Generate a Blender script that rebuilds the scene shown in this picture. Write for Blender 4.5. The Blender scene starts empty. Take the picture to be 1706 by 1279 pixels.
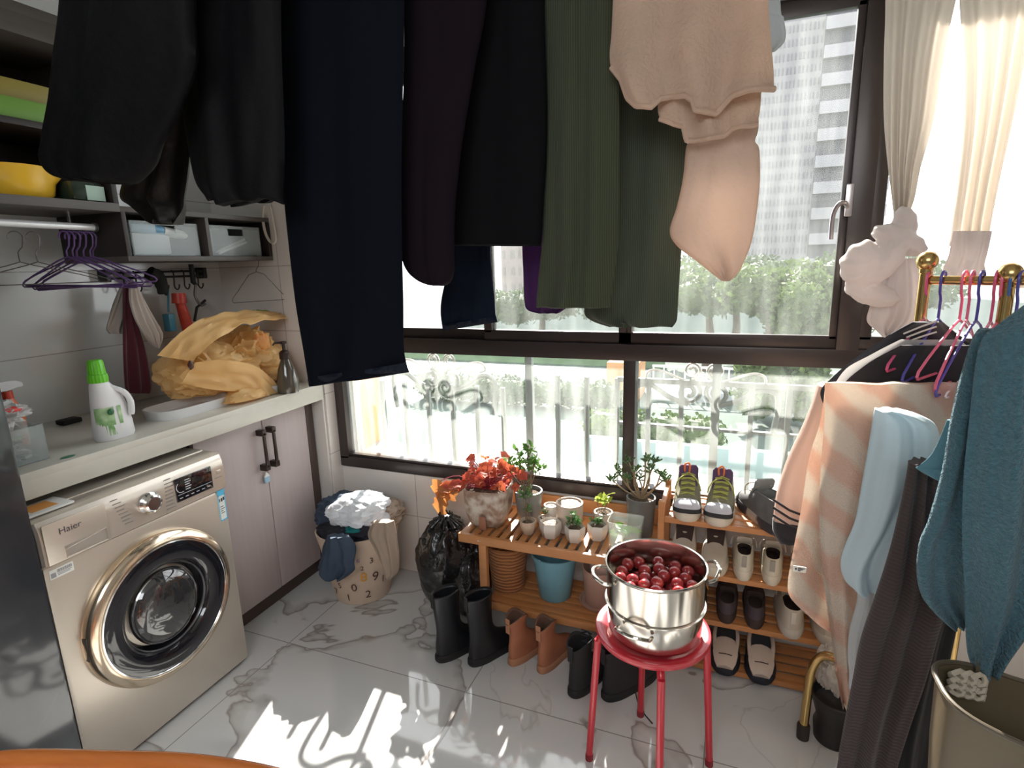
import bpy, bmesh, math, random
from mathutils import Vector as V, Matrix, noise, Quaternion
random.seed(7)
PI = math.pi
C = bpy.context.scene.collection
S = bpy.context.scene

# ---------------------------------------------------------------- camera
FPX = 933.7; YAW, PITCH, ROLL = -.3808, -.2121, -.0286
CAM = V((2.3446, -2.1583, 1.4839))
fw = V((math.sin(YAW)*math.cos(PITCH), math.cos(YAW)*math.cos(PITCH), math.sin(PITCH)))
r0 = V((math.cos(YAW), -math.sin(YAW), 0)); u0 = r0.cross(fw)
rt = math.cos(ROLL)*r0 + math.sin(ROLL)*u0
up = -math.sin(ROLL)*r0 + math.cos(ROLL)*u0
cd = bpy.data.cameras.new('camera'); co = bpy.data.objects.new('camera', cd); C.objects.link(co)
co.matrix_world = Matrix(((rt.x, up.x, -fw.x, CAM.x), (rt.y, up.y, -fw.y, CAM.y), (rt.z, up.z, -fw.z, CAM.z), (0, 0, 0, 1)))
cd.sensor_width = 36; cd.lens = FPX/1706*36; cd.clip_start = .02; cd.clip_end = 600
S.camera = co
def ray(px, py): return fw + rt*((px-853)/FPX) - up*((py-639.5)/FPX)
def at(px, py, y=None, x=None, z=None, w=None):
    d = ray(px, py)
    if w is not None: return CAM + d*w
    i, v = (1, y) if y is not None else ((0, x) if x is not None else (2, z))
    return CAM + d*((v-CAM[i])/d[i])

# ---------------------------------------------------------------- world, sun, lights, exposure
W = bpy.data.worlds.new('sky'); S.world = W; W.use_nodes = True
bg = W.node_tree.nodes['Background']; bg.inputs[0].default_value = (.93, .97, 1, 1); bg.inputs[1].default_value = 2.2
SUN = V((.30, -1.0, -.80)).normalized()
sl = bpy.data.lights.new('sun', 'SUN'); sl.energy = 14; sl.angle = math.radians(.6); sl.color = (1, .95, .87)
so = bpy.data.objects.new('sun', sl); C.objects.link(so); so.rotation_euler = SUN.to_track_quat('-Z', 'Y').to_euler()
so.location = (0, 6, 6)
al = bpy.data.lights.new('fill_light', 'AREA'); al.shape = 'RECTANGLE'; al.size = 1.6; al.size_y = 1.2; al.energy = 26; al.color = (.93, .97, 1)  # added fill behind the camera, brightening what faces it; no lamp stands there
ao = bpy.data.objects.new('fill_light', al); C.objects.link(ao); ao.location = (2.3, -3.3, 2.45); ao.rotation_euler = (V((1.3, 0, .5))-V((2.3, -3.3, 2.45))).to_track_quat('-Z', 'Y').to_euler()
S.view_settings.view_transform = 'Standard'; S.view_settings.look = 'None'; S.view_settings.gamma = 1
S.view_settings.use_curve_mapping = False; S.view_settings.exposure = 0.6

# ---------------------------------------------------------------- materials
MC = {}
def mat(name, col, rough=.6, metal=0, bump=None, col2=None, cs=4, cd_=3, transl=0, coat=0, sheen=0, spec=.5, stretch=None, ior=None, trans=0, contrast=.25):
    """bump=(scale,strength,distance)"""
    if name in MC: return MC[name]
    m = bpy.data.materials.new(name); m.use_nodes = True; nt = m.node_tree; N = nt.nodes; L = nt.links
    b = N['Principled BSDF']; MC[name] = m
    b.inputs['Base Color'].default_value = (*col, 1); b.inputs['Roughness'].default_value = rough
    b.inputs['Metallic'].default_value = metal; b.inputs['Specular IOR Level'].default_value = spec
    if coat: b.inputs['Coat Weight'].default_value = coat; b.inputs['Coat Roughness'].default_value = .06
    if sheen: b.inputs['Sheen Weight'].default_value = sheen; b.inputs['Sheen Roughness'].default_value = .5
    if trans: b.inputs['Transmission Weight'].default_value = trans
    if ior: b.inputs['IOR'].default_value = ior
    tc = N.new('ShaderNodeTexCoord'); src = tc.outputs['Object']
    if stretch:
        mp = N.new('ShaderNodeMapping'); mp.inputs['Scale'].default_value = stretch; L.new(src, mp.inputs[0]); src = mp.outputs[0]
    colout = None
    if col2:
        n = N.new('ShaderNodeTexNoise'); n.inputs['Scale'].default_value = cs; n.inputs['Detail'].default_value = cd_
        L.new(src, n.inputs['Vector'])
        r = N.new('ShaderNodeValToRGB'); r.color_ramp.elements[0].position = .5-contrast; r.color_ramp.elements[1].position = .5+contrast
        r.color_ramp.elements[0].color = (*col, 1); r.color_ramp.elements[1].color = (*col2, 1)
        L.new(n.outputs['Fac'], r.inputs[0]); L.new(r.outputs[0], b.inputs['Base Color']); colout = r.outputs[0]
    if bump:
        n2 = N.new('ShaderNodeTexNoise'); n2.inputs['Scale'].default_value = bump[0]; n2.inputs['Detail'].default_value = 4
        L.new(src, n2.inputs['Vector'])
        bp = N.new('ShaderNodeBump'); bp.inputs['Strength'].default_value = bump[1]; bp.inputs['Distance'].default_value = bump[2]
        L.new(n2.outputs['Fac'], bp.inputs['Height']); L.new(bp.outputs[0], b.inputs['Normal'])
    if transl:
        t = N.new('ShaderNodeBsdfTranslucent'); t.inputs[0].default_value = (*col, 1)
        if colout: L.new(colout, t.inputs[0])
        mx = N.new('ShaderNodeMixShader'); mx.inputs[0].default_value = transl
        L.new(b.outputs[0], mx.inputs[1]); L.new(t.outputs[0], mx.inputs[2]); L.new(mx.outputs[0], N['Material Output'].inputs[0])
    return m
def rib_mat(name, c1, c2, scale, dirn='X', rough=.9, strength=.6, transl=0, dist=.004, distort=0, mode='bump'):
    m = mat(name, c1, rough, sheen=.1, spec=.2); nt = m.node_tree; N = nt.nodes; L = nt.links; b = N['Principled BSDF']
    tc = N.new('ShaderNodeTexCoord'); wv = N.new('ShaderNodeTexWave'); wv.bands_direction = dirn
    wv.inputs['Scale'].default_value = scale; wv.inputs['Distortion'].default_value = distort; wv.inputs['Detail'].default_value = 2
    L.new(tc.outputs['Object'], wv.inputs[0])
    r = N.new('ShaderNodeValToRGB'); r.color_ramp.elements[0].color = (*c1, 1); r.color_ramp.elements[1].color = (*c2, 1)
    r.color_ramp.elements[0].position = .3; r.color_ramp.elements[1].position = .7
    L.new(wv.outputs['Fac'], r.inputs[0]); L.new(r.outputs[0], b.inputs['Base Color'])
    n2 = N.new('ShaderNodeTexNoise'); n2.inputs['Scale'].default_value = 260; L.new(tc.outputs['Object'], n2.inputs['Vector'])
    bp = N.new('ShaderNodeBump'); bp.inputs['Strength'].default_value = strength; bp.inputs['Distance'].default_value = dist
    L.new((wv if mode == 'bump' else n2).outputs['Fac'], bp.inputs['Height']); L.new(bp.outputs[0], b.inputs['Normal'])
    if transl:
        t = N.new('ShaderNodeBsdfTranslucent'); L.new(r.outputs[0], t.inputs[0]); mx = N.new('ShaderNodeMixShader'); mx.inputs[0].default_value = transl
        L.new(b.outputs[0], mx.inputs[1]); L.new(t.outputs[0], mx.inputs[2]); L.new(mx.outputs[0], N['Material Output'].inputs[0])
    return m
def tile_mat(name, axes, bw, bh, off, col, grout, rough, mortar=.0025, vein=None, offset=0, bumpy=True):
    m = bpy.data.materials.new(name); m.use_nodes = True; nt = m.node_tree; N = nt.nodes; L = nt.links; b = N['Principled BSDF']
    g = N.new('ShaderNodeNewGeometry'); sp = N.new('ShaderNodeSeparateXYZ'); cb = N.new('ShaderNodeCombineXYZ')
    L.new(g.outputs['Position'], sp.inputs[0])
    for i, a in enumerate(axes):
        ad = N.new('ShaderNodeMath'); ad.operation = 'ADD'; ad.inputs[1].default_value = off[i]
        L.new(sp.outputs['XYZ'.index(a)], ad.inputs[0]); L.new(ad.outputs[0], cb.inputs[i])
    br = N.new('ShaderNodeTexBrick'); br.offset = offset; br.inputs['Scale'].default_value = 1
    br.inputs['Brick Width'].default_value = bw; br.inputs['Row Height'].default_value = bh
    br.inputs['Mortar Size'].default_value = mortar; br.inputs['Mortar Smooth'].default_value = .3
    L.new(cb.outputs[0], br.inputs['Vector'])
    br.inputs['Color1'].default_value = (0, 0, 0, 1); br.inputs['Color2'].default_value = (0, 0, 0, 1); br.inputs['Mortar'].default_value = (1, 1, 1, 1)
    n = N.new('ShaderNodeTexNoise'); n.inputs['Scale'].default_value = .95; n.inputs['Detail'].default_value = 4.5; n.inputs['Roughness'].default_value = .5; n.inputs['Distortion'].default_value = .9
    L.new(g.outputs['Position'], n.inputs['Vector'])
    r = N.new('ShaderNodeValToRGB'); cr = r.color_ramp
    base = (*col, 1)
    cr.elements[0].position = .0; cr.elements[0].color = base; cr.elements[1].position = 1; cr.elements[1].color = base
    if vein:
        for p, c in ((.470, base), (.4945, (*[(a+b_)/2 for a, b_ in zip(col, vein)], 1)), (.500, (*vein, 1)), (.505, base), (.605, base), (.610, (*[a*.6+b_*.4 for a, b_ in zip(col, vein)], 1)), (.614, base)):
            e = cr.elements.new(p); e.color = c
    L.new(n.outputs['Fac'], r.inputs[0])
    mx = N.new('ShaderNodeMixRGB'); L.new(br.outputs['Color'], mx.inputs[0]); L.new(r.outputs[0], mx.inputs[1]); mx.inputs[2].default_value = (*grout, 1)
    L.new(mx.outputs[0], b.inputs['Base Color']); b.inputs['Roughness'].default_value = rough
    b.inputs['Specular IOR Level'].default_value = .85
    if bumpy:
        bp = N.new('ShaderNodeBump'); bp.inputs['Strength'].default_value = .25; bp.inputs['Distance'].default_value = .001; bp.invert = True
        L.new(br.outputs['Color'], bp.inputs['Height']); L.new(bp.outputs[0], b.inputs['Normal'])
    return m
def glass_mat(name, haze, tint=(1, 1, 1), streak=True):
    m = bpy.data.materials.new(name); m.use_nodes = True; nt = m.node_tree; N = nt.nodes; L = nt.links
    N.remove(N['Principled BSDF']); out = N['Material Output']
    tr = N.new('ShaderNodeBsdfTransparent'); tr.inputs[0].default_value = (*tint, 1)
    tl = N.new('ShaderNodeBsdfTranslucent'); tl.inputs[0].default_value = (.95, 1, .95, 1)
    gl = N.new('ShaderNodeBsdfGlossy'); gl.inputs['Roughness'].default_value = .02
    tc = N.new('ShaderNodeTexCoord'); mp = N.new('ShaderNodeMapping'); mp.inputs['Scale'].default_value = (14, 1, 2.2)
    n = N.new('ShaderNodeTexNoise'); n.inputs['Scale'].default_value = 1.3; n.inputs['Detail'].default_value = 5
    L.new(tc.outputs['Object'], mp.inputs[0]); L.new(mp.outputs[0], n.inputs['Vector'])
    mr = N.new('ShaderNodeMapRange'); mr.inputs[1].default_value = .3; mr.inputs[2].default_value = .75; mr.inputs[3].default_value = haze*.35; mr.inputs[4].default_value = haze*1.6
    L.new(n.outputs['Fac'], mr.inputs[0])
    m1 = N.new('ShaderNodeMixShader'); L.new(mr.outputs[0], m1.inputs[0]); L.new(tr.outputs[0], m1.inputs[1]); L.new(tl.outputs[0], m1.inputs[2])
    lw = N.new('ShaderNodeLayerWeight'); lw.inputs[0].default_value = .12
    m2 = N.new('ShaderNodeMixShader'); L.new(lw.outputs['Fresnel'], m2.inputs[0]); L.new(m1.outputs[0], m2.inputs[1]); L.new(gl.outputs[0], m2.inputs[2])
    L.new(m2.outputs[0], out.inputs[0]); return m

# ---------------------------------------------------------------- mesh helpers
class MB:
    def __init__(s): s.b = bmesh.new(); s.ms = [s.b.faces.layers]; s.mi = 0
    def f(s, vs):
        try:
            fc = s.b.faces.new(vs); fc.material_index = s.mi; return fc
        except ValueError: return None
    def v(s, p): return s.b.verts.new(p)
    def box(s, lo, hi, bev=0):
        lo = V(lo); hi = V(hi)
        vs = [s.v((x, y, z)) for x in (lo.x, hi.x) for y in (lo.y, hi.y) for z in (lo.z, hi.z)]
        fs = [s.f([vs[i] for i in q]) for q in ((0, 1, 3, 2), (4, 6, 7, 5), (0, 4, 5, 1), (2, 3, 7, 6), (0, 2, 6, 4), (1, 5, 7, 3))]
        if bev:
            es = list({e for f_ in fs for e in f_.edges})
            bmesh.ops.bevel(s.b, geom=es, offset=bev, segments=2, affect='EDGES', profile=.6)
        return s
    def ring(s, pts): return [s.v(p) for p in pts]
    def bridge(s, a, b, closed=True):
        n = len(a)
        for i in range(n if closed else n-1): s.f([a[i], a[(i+1) % n], b[(i+1) % n], b[i]])
    def loft(s, rings, cap0=True, cap1=True, closed=True):
        rs = [s.ring(r) for r in rings]
        for a, b in zip(rs, rs[1:]): s.bridge(a, b, closed)
        if cap0: s.f(rs[0][::-1])
        if cap1: s.f(rs[-1])
        return s
    def lathe(s, prof, c=(0, 0, 0), n=32, sx=1, sy=1, cap0=False, cap1=False, fn=None):
        c = V(c); rings = []
        for r, z in prof:
            ring = []
            for i in range(n):
                a = 2*PI*i/n; rr = r*(fn(a, z) if fn else 1)
                ring.append(c+V((rr*sx*math.cos(a), rr*sy*math.sin(a), z)))
            rings.append(ring)
        return s.loft(rings, cap0, cap1)
    def tube(s, path, r, n=10, caps=True, close=False):
        path = [V(p) for p in path]; rings = []; m = len(path); prev = None
        for i, p in enumerate(path):
            a = path[(i-1) % m] if (i or close) else path[0]; b = path[(i+1) % m] if (i < m-1 or close) else path[-1]
            t = (b-a).normalized()
            if prev is None:
                x = t.orthogonal().normalized()
            else:
                x = (prev - t*prev.dot(t))
                x = x.normalized() if x.length > 1e-6 else t.orthogonal().normalized()
            prev = x; y = t.cross(x); rr = r[i] if isinstance(r, (list, tuple)) else r
            rings.append([p + x*rr*math.cos(2*PI*k/n) + y*rr*math.sin(2*PI*k/n) for k in range(n)])
        if close:
            rs = [s.ring(q) for q in rings]
            # align last to first
            best = min(range(n), key=lambda k: sum((rs[-1][(j+k) % n].co-rs[0][j].co).length for j in range(0, n, 3)))
            for a, b in zip(rs, rs[1:]): s.bridge(a, b)
            s.bridge([rs[-1][(j+best) % n] for j in range(n)], rs[0])
            return s
        return s.loft(rings, caps, caps)
    def ball(s, c, r, sub=3, fn=None, rot=None):
        r = (r, r, r) if not hasattr(r, '__len__') else r
        res = bmesh.ops.create_icosphere(s.b, subdivisions=sub, radius=1)
        for v in res['verts']:
            p = v.co.copy(); k = fn(p) if fn else 1
            q = V((p.x*r[0]*k, p.y*r[1]*k, p.z*r[2]*k))
            if rot: q.rotate(rot)
            v.co = q + V(c)
        for v in res['verts']:
            for f_ in v.link_faces: f_.material_index = s.mi
        return s
    def xform(s, M):
        bmesh.ops.transform(s.b, matrix=M, verts=s.b.verts); return s
    def build(s, name, m, parent=None, smooth=True, sub=0, origin=None, angle=40, flat=False):
        b = s.b
        bmesh.ops.recalc_face_normals(b, faces=b.faces)
        me = bpy.data.meshes.new(name)
        if parent is None:
            if origin is None:
                xs = [v.co for v in b.verts]
                origin = V(((min(p.x for p in xs)+max(p.x for p in xs))/2, (min(p.y for p in xs)+max(p.y for p in xs))/2, min(p.z for p in xs)))
            bmesh.ops.translate(b, vec=-V(origin), verts=b.verts)
        b.to_mesh(me); b.free()
        for mm in (m if isinstance(m, (list, tuple)) else [m]): me.materials.append(mm)
        if not flat:
            for p in me.polygons: p.use_smooth = True
            if not smooth or angle:
                try: me.set_sharp_from_angle(angle=math.radians(angle if smooth else 25))
                except Exception: pass
        o = bpy.data.objects.new(name, me); C.objects.link(o)
        if parent is None: o.location = V(origin)
        else:
            o.parent = parent; base = V((0, 0, 0)); q = parent
            while q is not None: base += q.location; q = q.parent
            # parent locations are pure translations while building
            if parent.get('local'): pass
            else: o.location = V((0, 0, 0)); me.transform(Matrix.Translation(-wloc(parent)))
        if sub:
            md = o.modifiers.new('sub', 'SUBSURF'); md.levels = sub; md.render_levels = sub
        return o
def wloc(o):
    p = V((0, 0, 0))
    while o is not None: p += V(o.location); o = o.parent
    return p
def tag(o, label=None, cat=None, group=None, kind=None):
    if label: o['label'] = label
    if cat: o['category'] = cat
    if group: o['group'] = group
    if kind: o['kind'] = kind
    return o
def thing(name, label, cat, loc=(0, 0, 0), group=None, rz=0):
    o = bpy.data.objects.new(name, None); C.objects.link(o); o.location = loc; o.rotation_euler = (0, 0, rz); o.empty_display_size = .05
    return tag(o, label, cat, group)
def struct(name, mb, m, **k): return tag(mb.build(name, m, **k), kind='structure')
def copy_tree(o, parent=None):
    c = o.copy(); C.objects.link(c); c.parent = parent
    for ch in list(o.children): copy_tree(ch, c)
    return c
def ell(c, rx, ry, z, n=24, tilt=0, p=2):
    out = []
    for i in range(n):
        a = 2*PI*i/n; ca, sa = math.cos(a), math.sin(a)
        x = abs(ca)**(2/p)*rx*(1 if ca > 0 else -1); y = abs(sa)**(2/p)*ry*(1 if sa > 0 else -1)
        out.append(V((c[0]+x, c[1]+y, z+tilt*y)))
    return out
def catm(pts, n):
    """smooth path through pts with n samples a span"""
    pts = [V(p) for p in pts]; out = []
    for i in range(len(pts)-1):
        p0 = pts[max(i-1, 0)]; p1 = pts[i]; p2 = pts[i+1]; p3 = pts[min(i+2, len(pts)-1)]
        for k in range(n):
            t = k/n
            out.append(.5*((2*p1)+(p2-p0)*t+(2*p0-5*p1+4*p2-p3)*t*t+(3*p1-p0-3*p2+p3)*t**3))
    out.append(pts[-1]); return out
def nz(p, s=1, o=0): return noise.noise(V(p)*s + V((o*7.3, o*3.1, o*1.7)))
def ridge(p, s=1, o=0): return 1-abs(nz(p, s, o))*2
def pw(l, r): # pixel pair with depth -> world
    return l, r
def drape(name, m, rows, y, th=.015, waves=3, amp=.012, parent=None, seed=0, n=40, sub=6, ys=None, hem=True, jag=0, rough=1, edge=None, emit_hem=None, x_nrm=(0, -1, 0), gather=0, **k):
    """cloth hanging down: rows are (py, pxl, pxr[, y]) outlines read at the garment's own distance"""
    rr = []
    for i, r in enumerate(rows):
        yy = r[3] if len(r) > 3 else y
        yl, yr = yy if isinstance(yy, tuple) else (yy, yy)
        pl_, pr_ = r[0] if isinstance(r[0], tuple) else (r[0], r[0])
        rr.append((at(r[1], pl_, y=yl), at(r[2], pr_, y=yr)))
    Ls = catm([a for a, b in rr], sub); Rs = catm([b for a, b in rr], sub)
    mb = MB(); nr = V(x_nrm); rings = []; M_ = len(Ls)
    for j, (a, b) in enumerate(zip(Ls, Rs)):
        v = j/(M_-1); fr = []; bk = []
        edge_ = min(1, (M_-1-j)/3+.35)
        for i in range(n+1):
            u = i/n; base = a.lerp(b, u)
            prof = (max(0, 1-(2*u-1)**2))**.5
            wv = amp*(.45+.55*v)*(math.sin(2*PI*(waves*u+.13*seed)+1.4*nz((u*2, v*1.5, seed), 1)*2)+.8*rough*nz((u*7, v*3.2, seed+3), 1))
            ez = 0
            if edge:
                xr_ = rows[-1][1]*(1-u)+rows[-1][2]*u; ry_ = rows[-1][0]
                for (xa, ya), (xb, yb) in zip(edge, edge[1:]):
                    if xa <= xr_ <= xb: ez = -(ya+(yb-ya)*(xr_-xa)/max(1e-6, xb-xa)-ry_)/FPX*(base-CAM).dot(fw); break
                ez *= max(0, (v-.45)/.55)**1.3
            dz = V((0, 0, ez+jag*(nz((u*5, seed, 9), 1)+.4*math.sin(2*PI*waves*u+seed))*v*v))
            fr.append(base+dz+nr*(wv+th*prof*edge_))
            if 0 < i < n: bk.append(base+dz+nr*(wv-th*prof*edge_))
        rings.append(fr+bk[::-1])
    if hem:
        last = rings[-1]; N_ = len(last); c = sum(last, V((0, 0, 0)))/N_
        inner = [p + V((0, 0, .012)) + nr*0 for p in last]
        inner = [q.lerp(V((c.x*.04+q.x*.96, q.y*.5+(q.y+last[(N_-i) % N_].y)*.25, q.z)), .5) for i, q in enumerate(inner)]
        rings.append(inner)
    hl_ = [p.copy() for p in rings[-2 if hem else -1][:n+1]]
    mb.loft(rings, True, True)
    ob = mb.build(name, m, parent, angle=70, **k)
    if emit_hem: MB().tube(hl_, emit_hem, 8).build('rolled_hem', m, ob)
    return ob
def text_mesh(txt, size, fn, m, parent, name='lettering', depth=0, bold=0):
    cu = bpy.data.curves.new(name, 'FONT'); cu.body = txt; cu.size = size; cu.align_x = 'CENTER'; cu.align_y = 'CENTER'; cu.offset = bold
    to = bpy.data.objects.new(name, cu); C.objects.link(to)
    dg = bpy.context.evaluated_depsgraph_get(); me = bpy.data.meshes.new_from_object(to.evaluated_get(dg))
    bpy.data.objects.remove(to); bpy.data.curves.remove(cu)
    for v in me.vertices: v.co = fn(v.co.x, v.co.y)
    me.materials.clear(); me.materials.append(m)
    o = bpy.data.objects.new(name, me); C.objects.link(o); o.parent = parent; me.transform(Matrix.Translation(-wloc(parent)))
    return o
def leaf(mb, base, d, n, L_, w, lobes=0, curl=.2, seg=6):
    d = V(d).normalized(); n = V(n); s = d.cross(n)
    s = s.normalized() if s.length > 1e-4 else d.orthogonal().normalized(); n = s.cross(d).normalized(); prev = None
    for i in range(seg+1):
        t = i/seg; ww = w*math.sin(PI*min(1, .04+t*.96)**.75)
        if lobes: ww *= 1+.28*math.sin(lobes*t*2*PI)
        if i == seg: ww = w*.03
        c = V(base)+d*L_*t-n*curl*L_*t*t
        cur = [mb.v(c+s*ww+n*w*.25), mb.v(c), mb.v(c-s*ww+n*w*.25)]
        if prev:
            mb.f([prev[0], prev[1], cur[1], cur[0]]); mb.f([prev[1], prev[2], cur[2], cur[1]])
        prev = cur

# ================================================================ THE SETTING
floor_m = tile_mat('marble_floor', 'XY', .8, .8, (-.727+8, .6376+8), (.60, .605, .60), (.28, .26, .25), .055, .0022, vein=(.28, .25, .23))
lwall_m = tile_mat('left_wall_tile', 'YZ', .6, .3, (6.0, -.3016+3), (.60, .615, .605), (.33, .32, .31), .14, .002)
wwall_m = tile_mat('window_wall_tile', 'XZ', .6, .3, (6.23, -.3016+3), (.78, .73, .69), (.45, .38, .37), .22, .002)
plaster = mat('plaster', (.62, .63, .60), .85); plaster2 = mat('warm_grey_wall', (.34, .32, .30), .8)
frame_m = mat('dark_bronze_aluminium', (.055, .043, .040), .32, .35)
XR, YB, ZC = 3.55, -3.9, 2.7
struct('floor', MB().box((-.1, YB, -.1), (XR+.1, .12, 0)), floor_m)
struct('ceiling', MB().box((-.1, YB, ZC), (XR+.1, .12, ZC+.1)), plaster)
struct('wall_left', MB().box((-.1, YB, 0), (0, .12, ZC)), lwall_m)
struct('wall_right', MB().box((XR, YB, 0), (XR+.1, .12, ZC)), plaster2)
struct('wall_back', MB().box((-.1, YB-.1, 0), (XR+.1, YB, ZC)), plaster2)
struct('wall_pier', MB().box((0, -.09, 0), (.53, .0, ZC)), wwall_m)
struct('wall_window_side', MB().box((0, 0, 0), (XR, .12, .515)), wwall_m)
struct('wall_window_top', MB().box((0, 0, 2.34), (XR, .12, ZC)), wwall_m)
struct('wall_window_edge', MB().box((0, 0, .515), (.55, .12, 2.34)), wwall_m)
struct('trim_1', MB().box((.53, -.075, 0), (.553, .0, ZC)), wwall_m)
# window
WX0, WX1, WX2, WX3, WX4 = .555, 1.955, 2.69, 3.5, 3.55
fr = MB()
fr.box((WX0, -.012, .522), (XR, .07, .574), .003)         # bottom rail
fr.box((WX0, -.002, .574), (XR, .05, .586), .001)
fr.box((WX0, -.015, 1.103), (XR, .075, 1.168), .003)      # transom
fr.box((WX0, -.012, 2.262), (XR, .07, 2.34), .003)        # head
fr.box((WX0, -.012, .56), (WX0+.05, .07, 2.28), .003)     # left jamb
fr.box((1.953, -.012, .56), (2.0, .07, 1.12), .003)       # lower mullion
fr.box((2.668, -.014, 1.12), (2.735, .07, 2.28), .003)    # upper post
fr.box((3.46, -.012, .56), (3.55, .07, 2.28), .003)
wf = struct('window_1', fr, frame_m)
sash = MB()
for (a, b, yo) in ((.60, 1.40, .035), (1.36, 1.98, .012), (1.93, 2.668, .012), (2.735, 3.46, .012)):
    sash.box((a, yo-.012, 1.168), (b, yo+.012, 1.212), .002); sash.box((a, yo-.012, 2.215), (b, yo+.012, 2.262), .002)
    sash.box((a, yo-.012, 1.20), (a+.035, yo+.012, 2.23), .002); sash.box((b-.022, yo-.012, 1.20), (b, yo+.012, 2.23), .002)
sash.build('sash_frame', frame_m, wf)
gl_lo = glass_mat('dusty_low_glass', .06); gl_up = glass_mat('upper_glass', .03)
g = MB(); g.box((.60, .020, .58), (1.955, .026, 1.108)); g.build('lower_pane', gl_lo, wf)
g = MB(); g.box((2.0, .020, .58), (3.47, .026, 1.108)); g.build('lower_pane', gl_lo, wf)
g = MB(); g.box((.63, .033, 1.205), (1.385, .037, 2.22)); g.build('upper_pane', gl_up, wf)
for a, b in ((1.39, 1.96), (1.96, 2.65), (2.765, 3.44)):
    g = MB(); g.box((a, .010, 1.205), (b, .014, 2.22)); g.build('upper_pane', gl_up, wf)
hm = mat('window_handle_metal', (.55, .5, .5), .3, .8)
h = MB(); h.box((2.655, -.03, 1.60), (2.675, -.012, 1.70), .004)
hp = catm([(2.66, -.03, 1.63), (2.648, -.06, 1.64), (2.630, -.065, 1.635), (2.618, -.062, 1.60), (2.618, -.06, 1.53)], 5)
h.tube(hp, .007, 8); h.build('window_handle', hm, wf)

# ---- just outside: ledge, recess wall, ornamental grille
ledge_m = mat('sunlit_concrete', (.42, .42, .40), .8, col2=(.34, .33, .31), cs=6)
tag(MB().box((-.2, .12, .30), (4.6, .58, .455), .01).build('window_ledge', ledge_m), 'pale concrete ledge outside below the window', 'ledge')
wallo = mat('yellow_plaster', (.78, .60, .30), .85, col2=(.7, .52, .27), cs=5)
tag(MB().box((.25, .12, .455), (.44, .30, 1.35), .004).build('outer_wall_return', wallo), 'yellow plaster wall return outside at the left window jamb', 'wall')
pw_ = MB(); pw_.box((.20, .36, .455), (.38, .62, .86), .004)
pipe_m = mat('grey_pipe', (.30, .30, .30), .5, .3)
tag(pw_.build('brick_pier', mat('orange_brick', (.75, .42, .20), .85, col2=(.6, .34, .16), cs=9)), 'low orange pier outside behind the grey downpipe', 'pier')
tag(MB().tube([(.40, .34, .455), (.40, .34, 1.4)], .03, 14).build('downpipe', pipe_m), 'grey downpipe outside beside the left window jamb', 'pipe')
iron = mat('weathered_iron', (.20, .22, .20), .45, .6)
iron_b = mat('bare_scroll_iron', (.62, .60, .55), .32, .8)
gr = thing('window_grille', 'ornamental iron grille with scrolls outside the lower window', 'grille', (1.9, .15, .455))
for i, x in enumerate([.72+.131*k for k in range(21)]):
    top = .93 if i < 6 else 1.0
    if i in (6, 12, 17): rr = .016; top = 1.09
    else: rr = .0095
    MB().box((x-rr, .15-rr, .455), (x+rr, .15+rr, top), .002).build('bar', iron, gr)
def spiral(cx, cz, r_, turns, dirn, start=0):
    pts = []
    for k in range(int(turns*16)+1):
        t = k/(turns*16); a = start+dirn*t*turns*2*PI; rad = r_*(1-.75*t)
        pts.append((cx+rad*math.cos(a), .15, cz+rad*math.sin(a)))
    return pts
for off in (0, 1.18):
    for sx in (-1, 1):
        cx = 1.063+off
        p = spiral(cx+sx*.055, .955, .05, 1.6, sx, PI/2)
        MB().tube(p, .0095, 6).build('scroll', iron, gr)
        p = spiral(cx+sx*.045, 1.045, .036, 1.7, -sx, -PI/2)
        MB().tube(p, .006, 6).build('scroll', iron_b, gr)
        p = catm([(cx+sx*.055, .15, .905), (cx+sx*.13, .15, .93), (cx+sx*.20, .15, .975), (cx+sx*.26, .15, .97), (cx+sx*.275, .15, .92), (cx+sx*.262, .15, .80)], 6)
        MB().tube(p, .0115, 6).build('scroll', iron, gr)
        p = catm([(cx+sx*.02, .15, .985), (cx+sx*.09, .15, 1.01), (cx+sx*.17, .15, 1.04), (cx+sx*.215, .15, 1.035), (cx+sx*.225, .15, 1.005), (cx+sx*.2, .15, .995)], 6)
        MB().tube(p, .006, 6).build('scroll', iron_b, gr)
for z in (.47,):
    MB().box((.5, .14, z-.008), (3.5, .16, z+.008)).build('rail', iron, gr)
MB().box((1.9, .14, .985), (3.5, .16, 1.005)).build('rail', iron, gr)
MB().box((1.9, .14, .80), (3.5, .16, .812)).build('rail', iron, gr)

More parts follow.
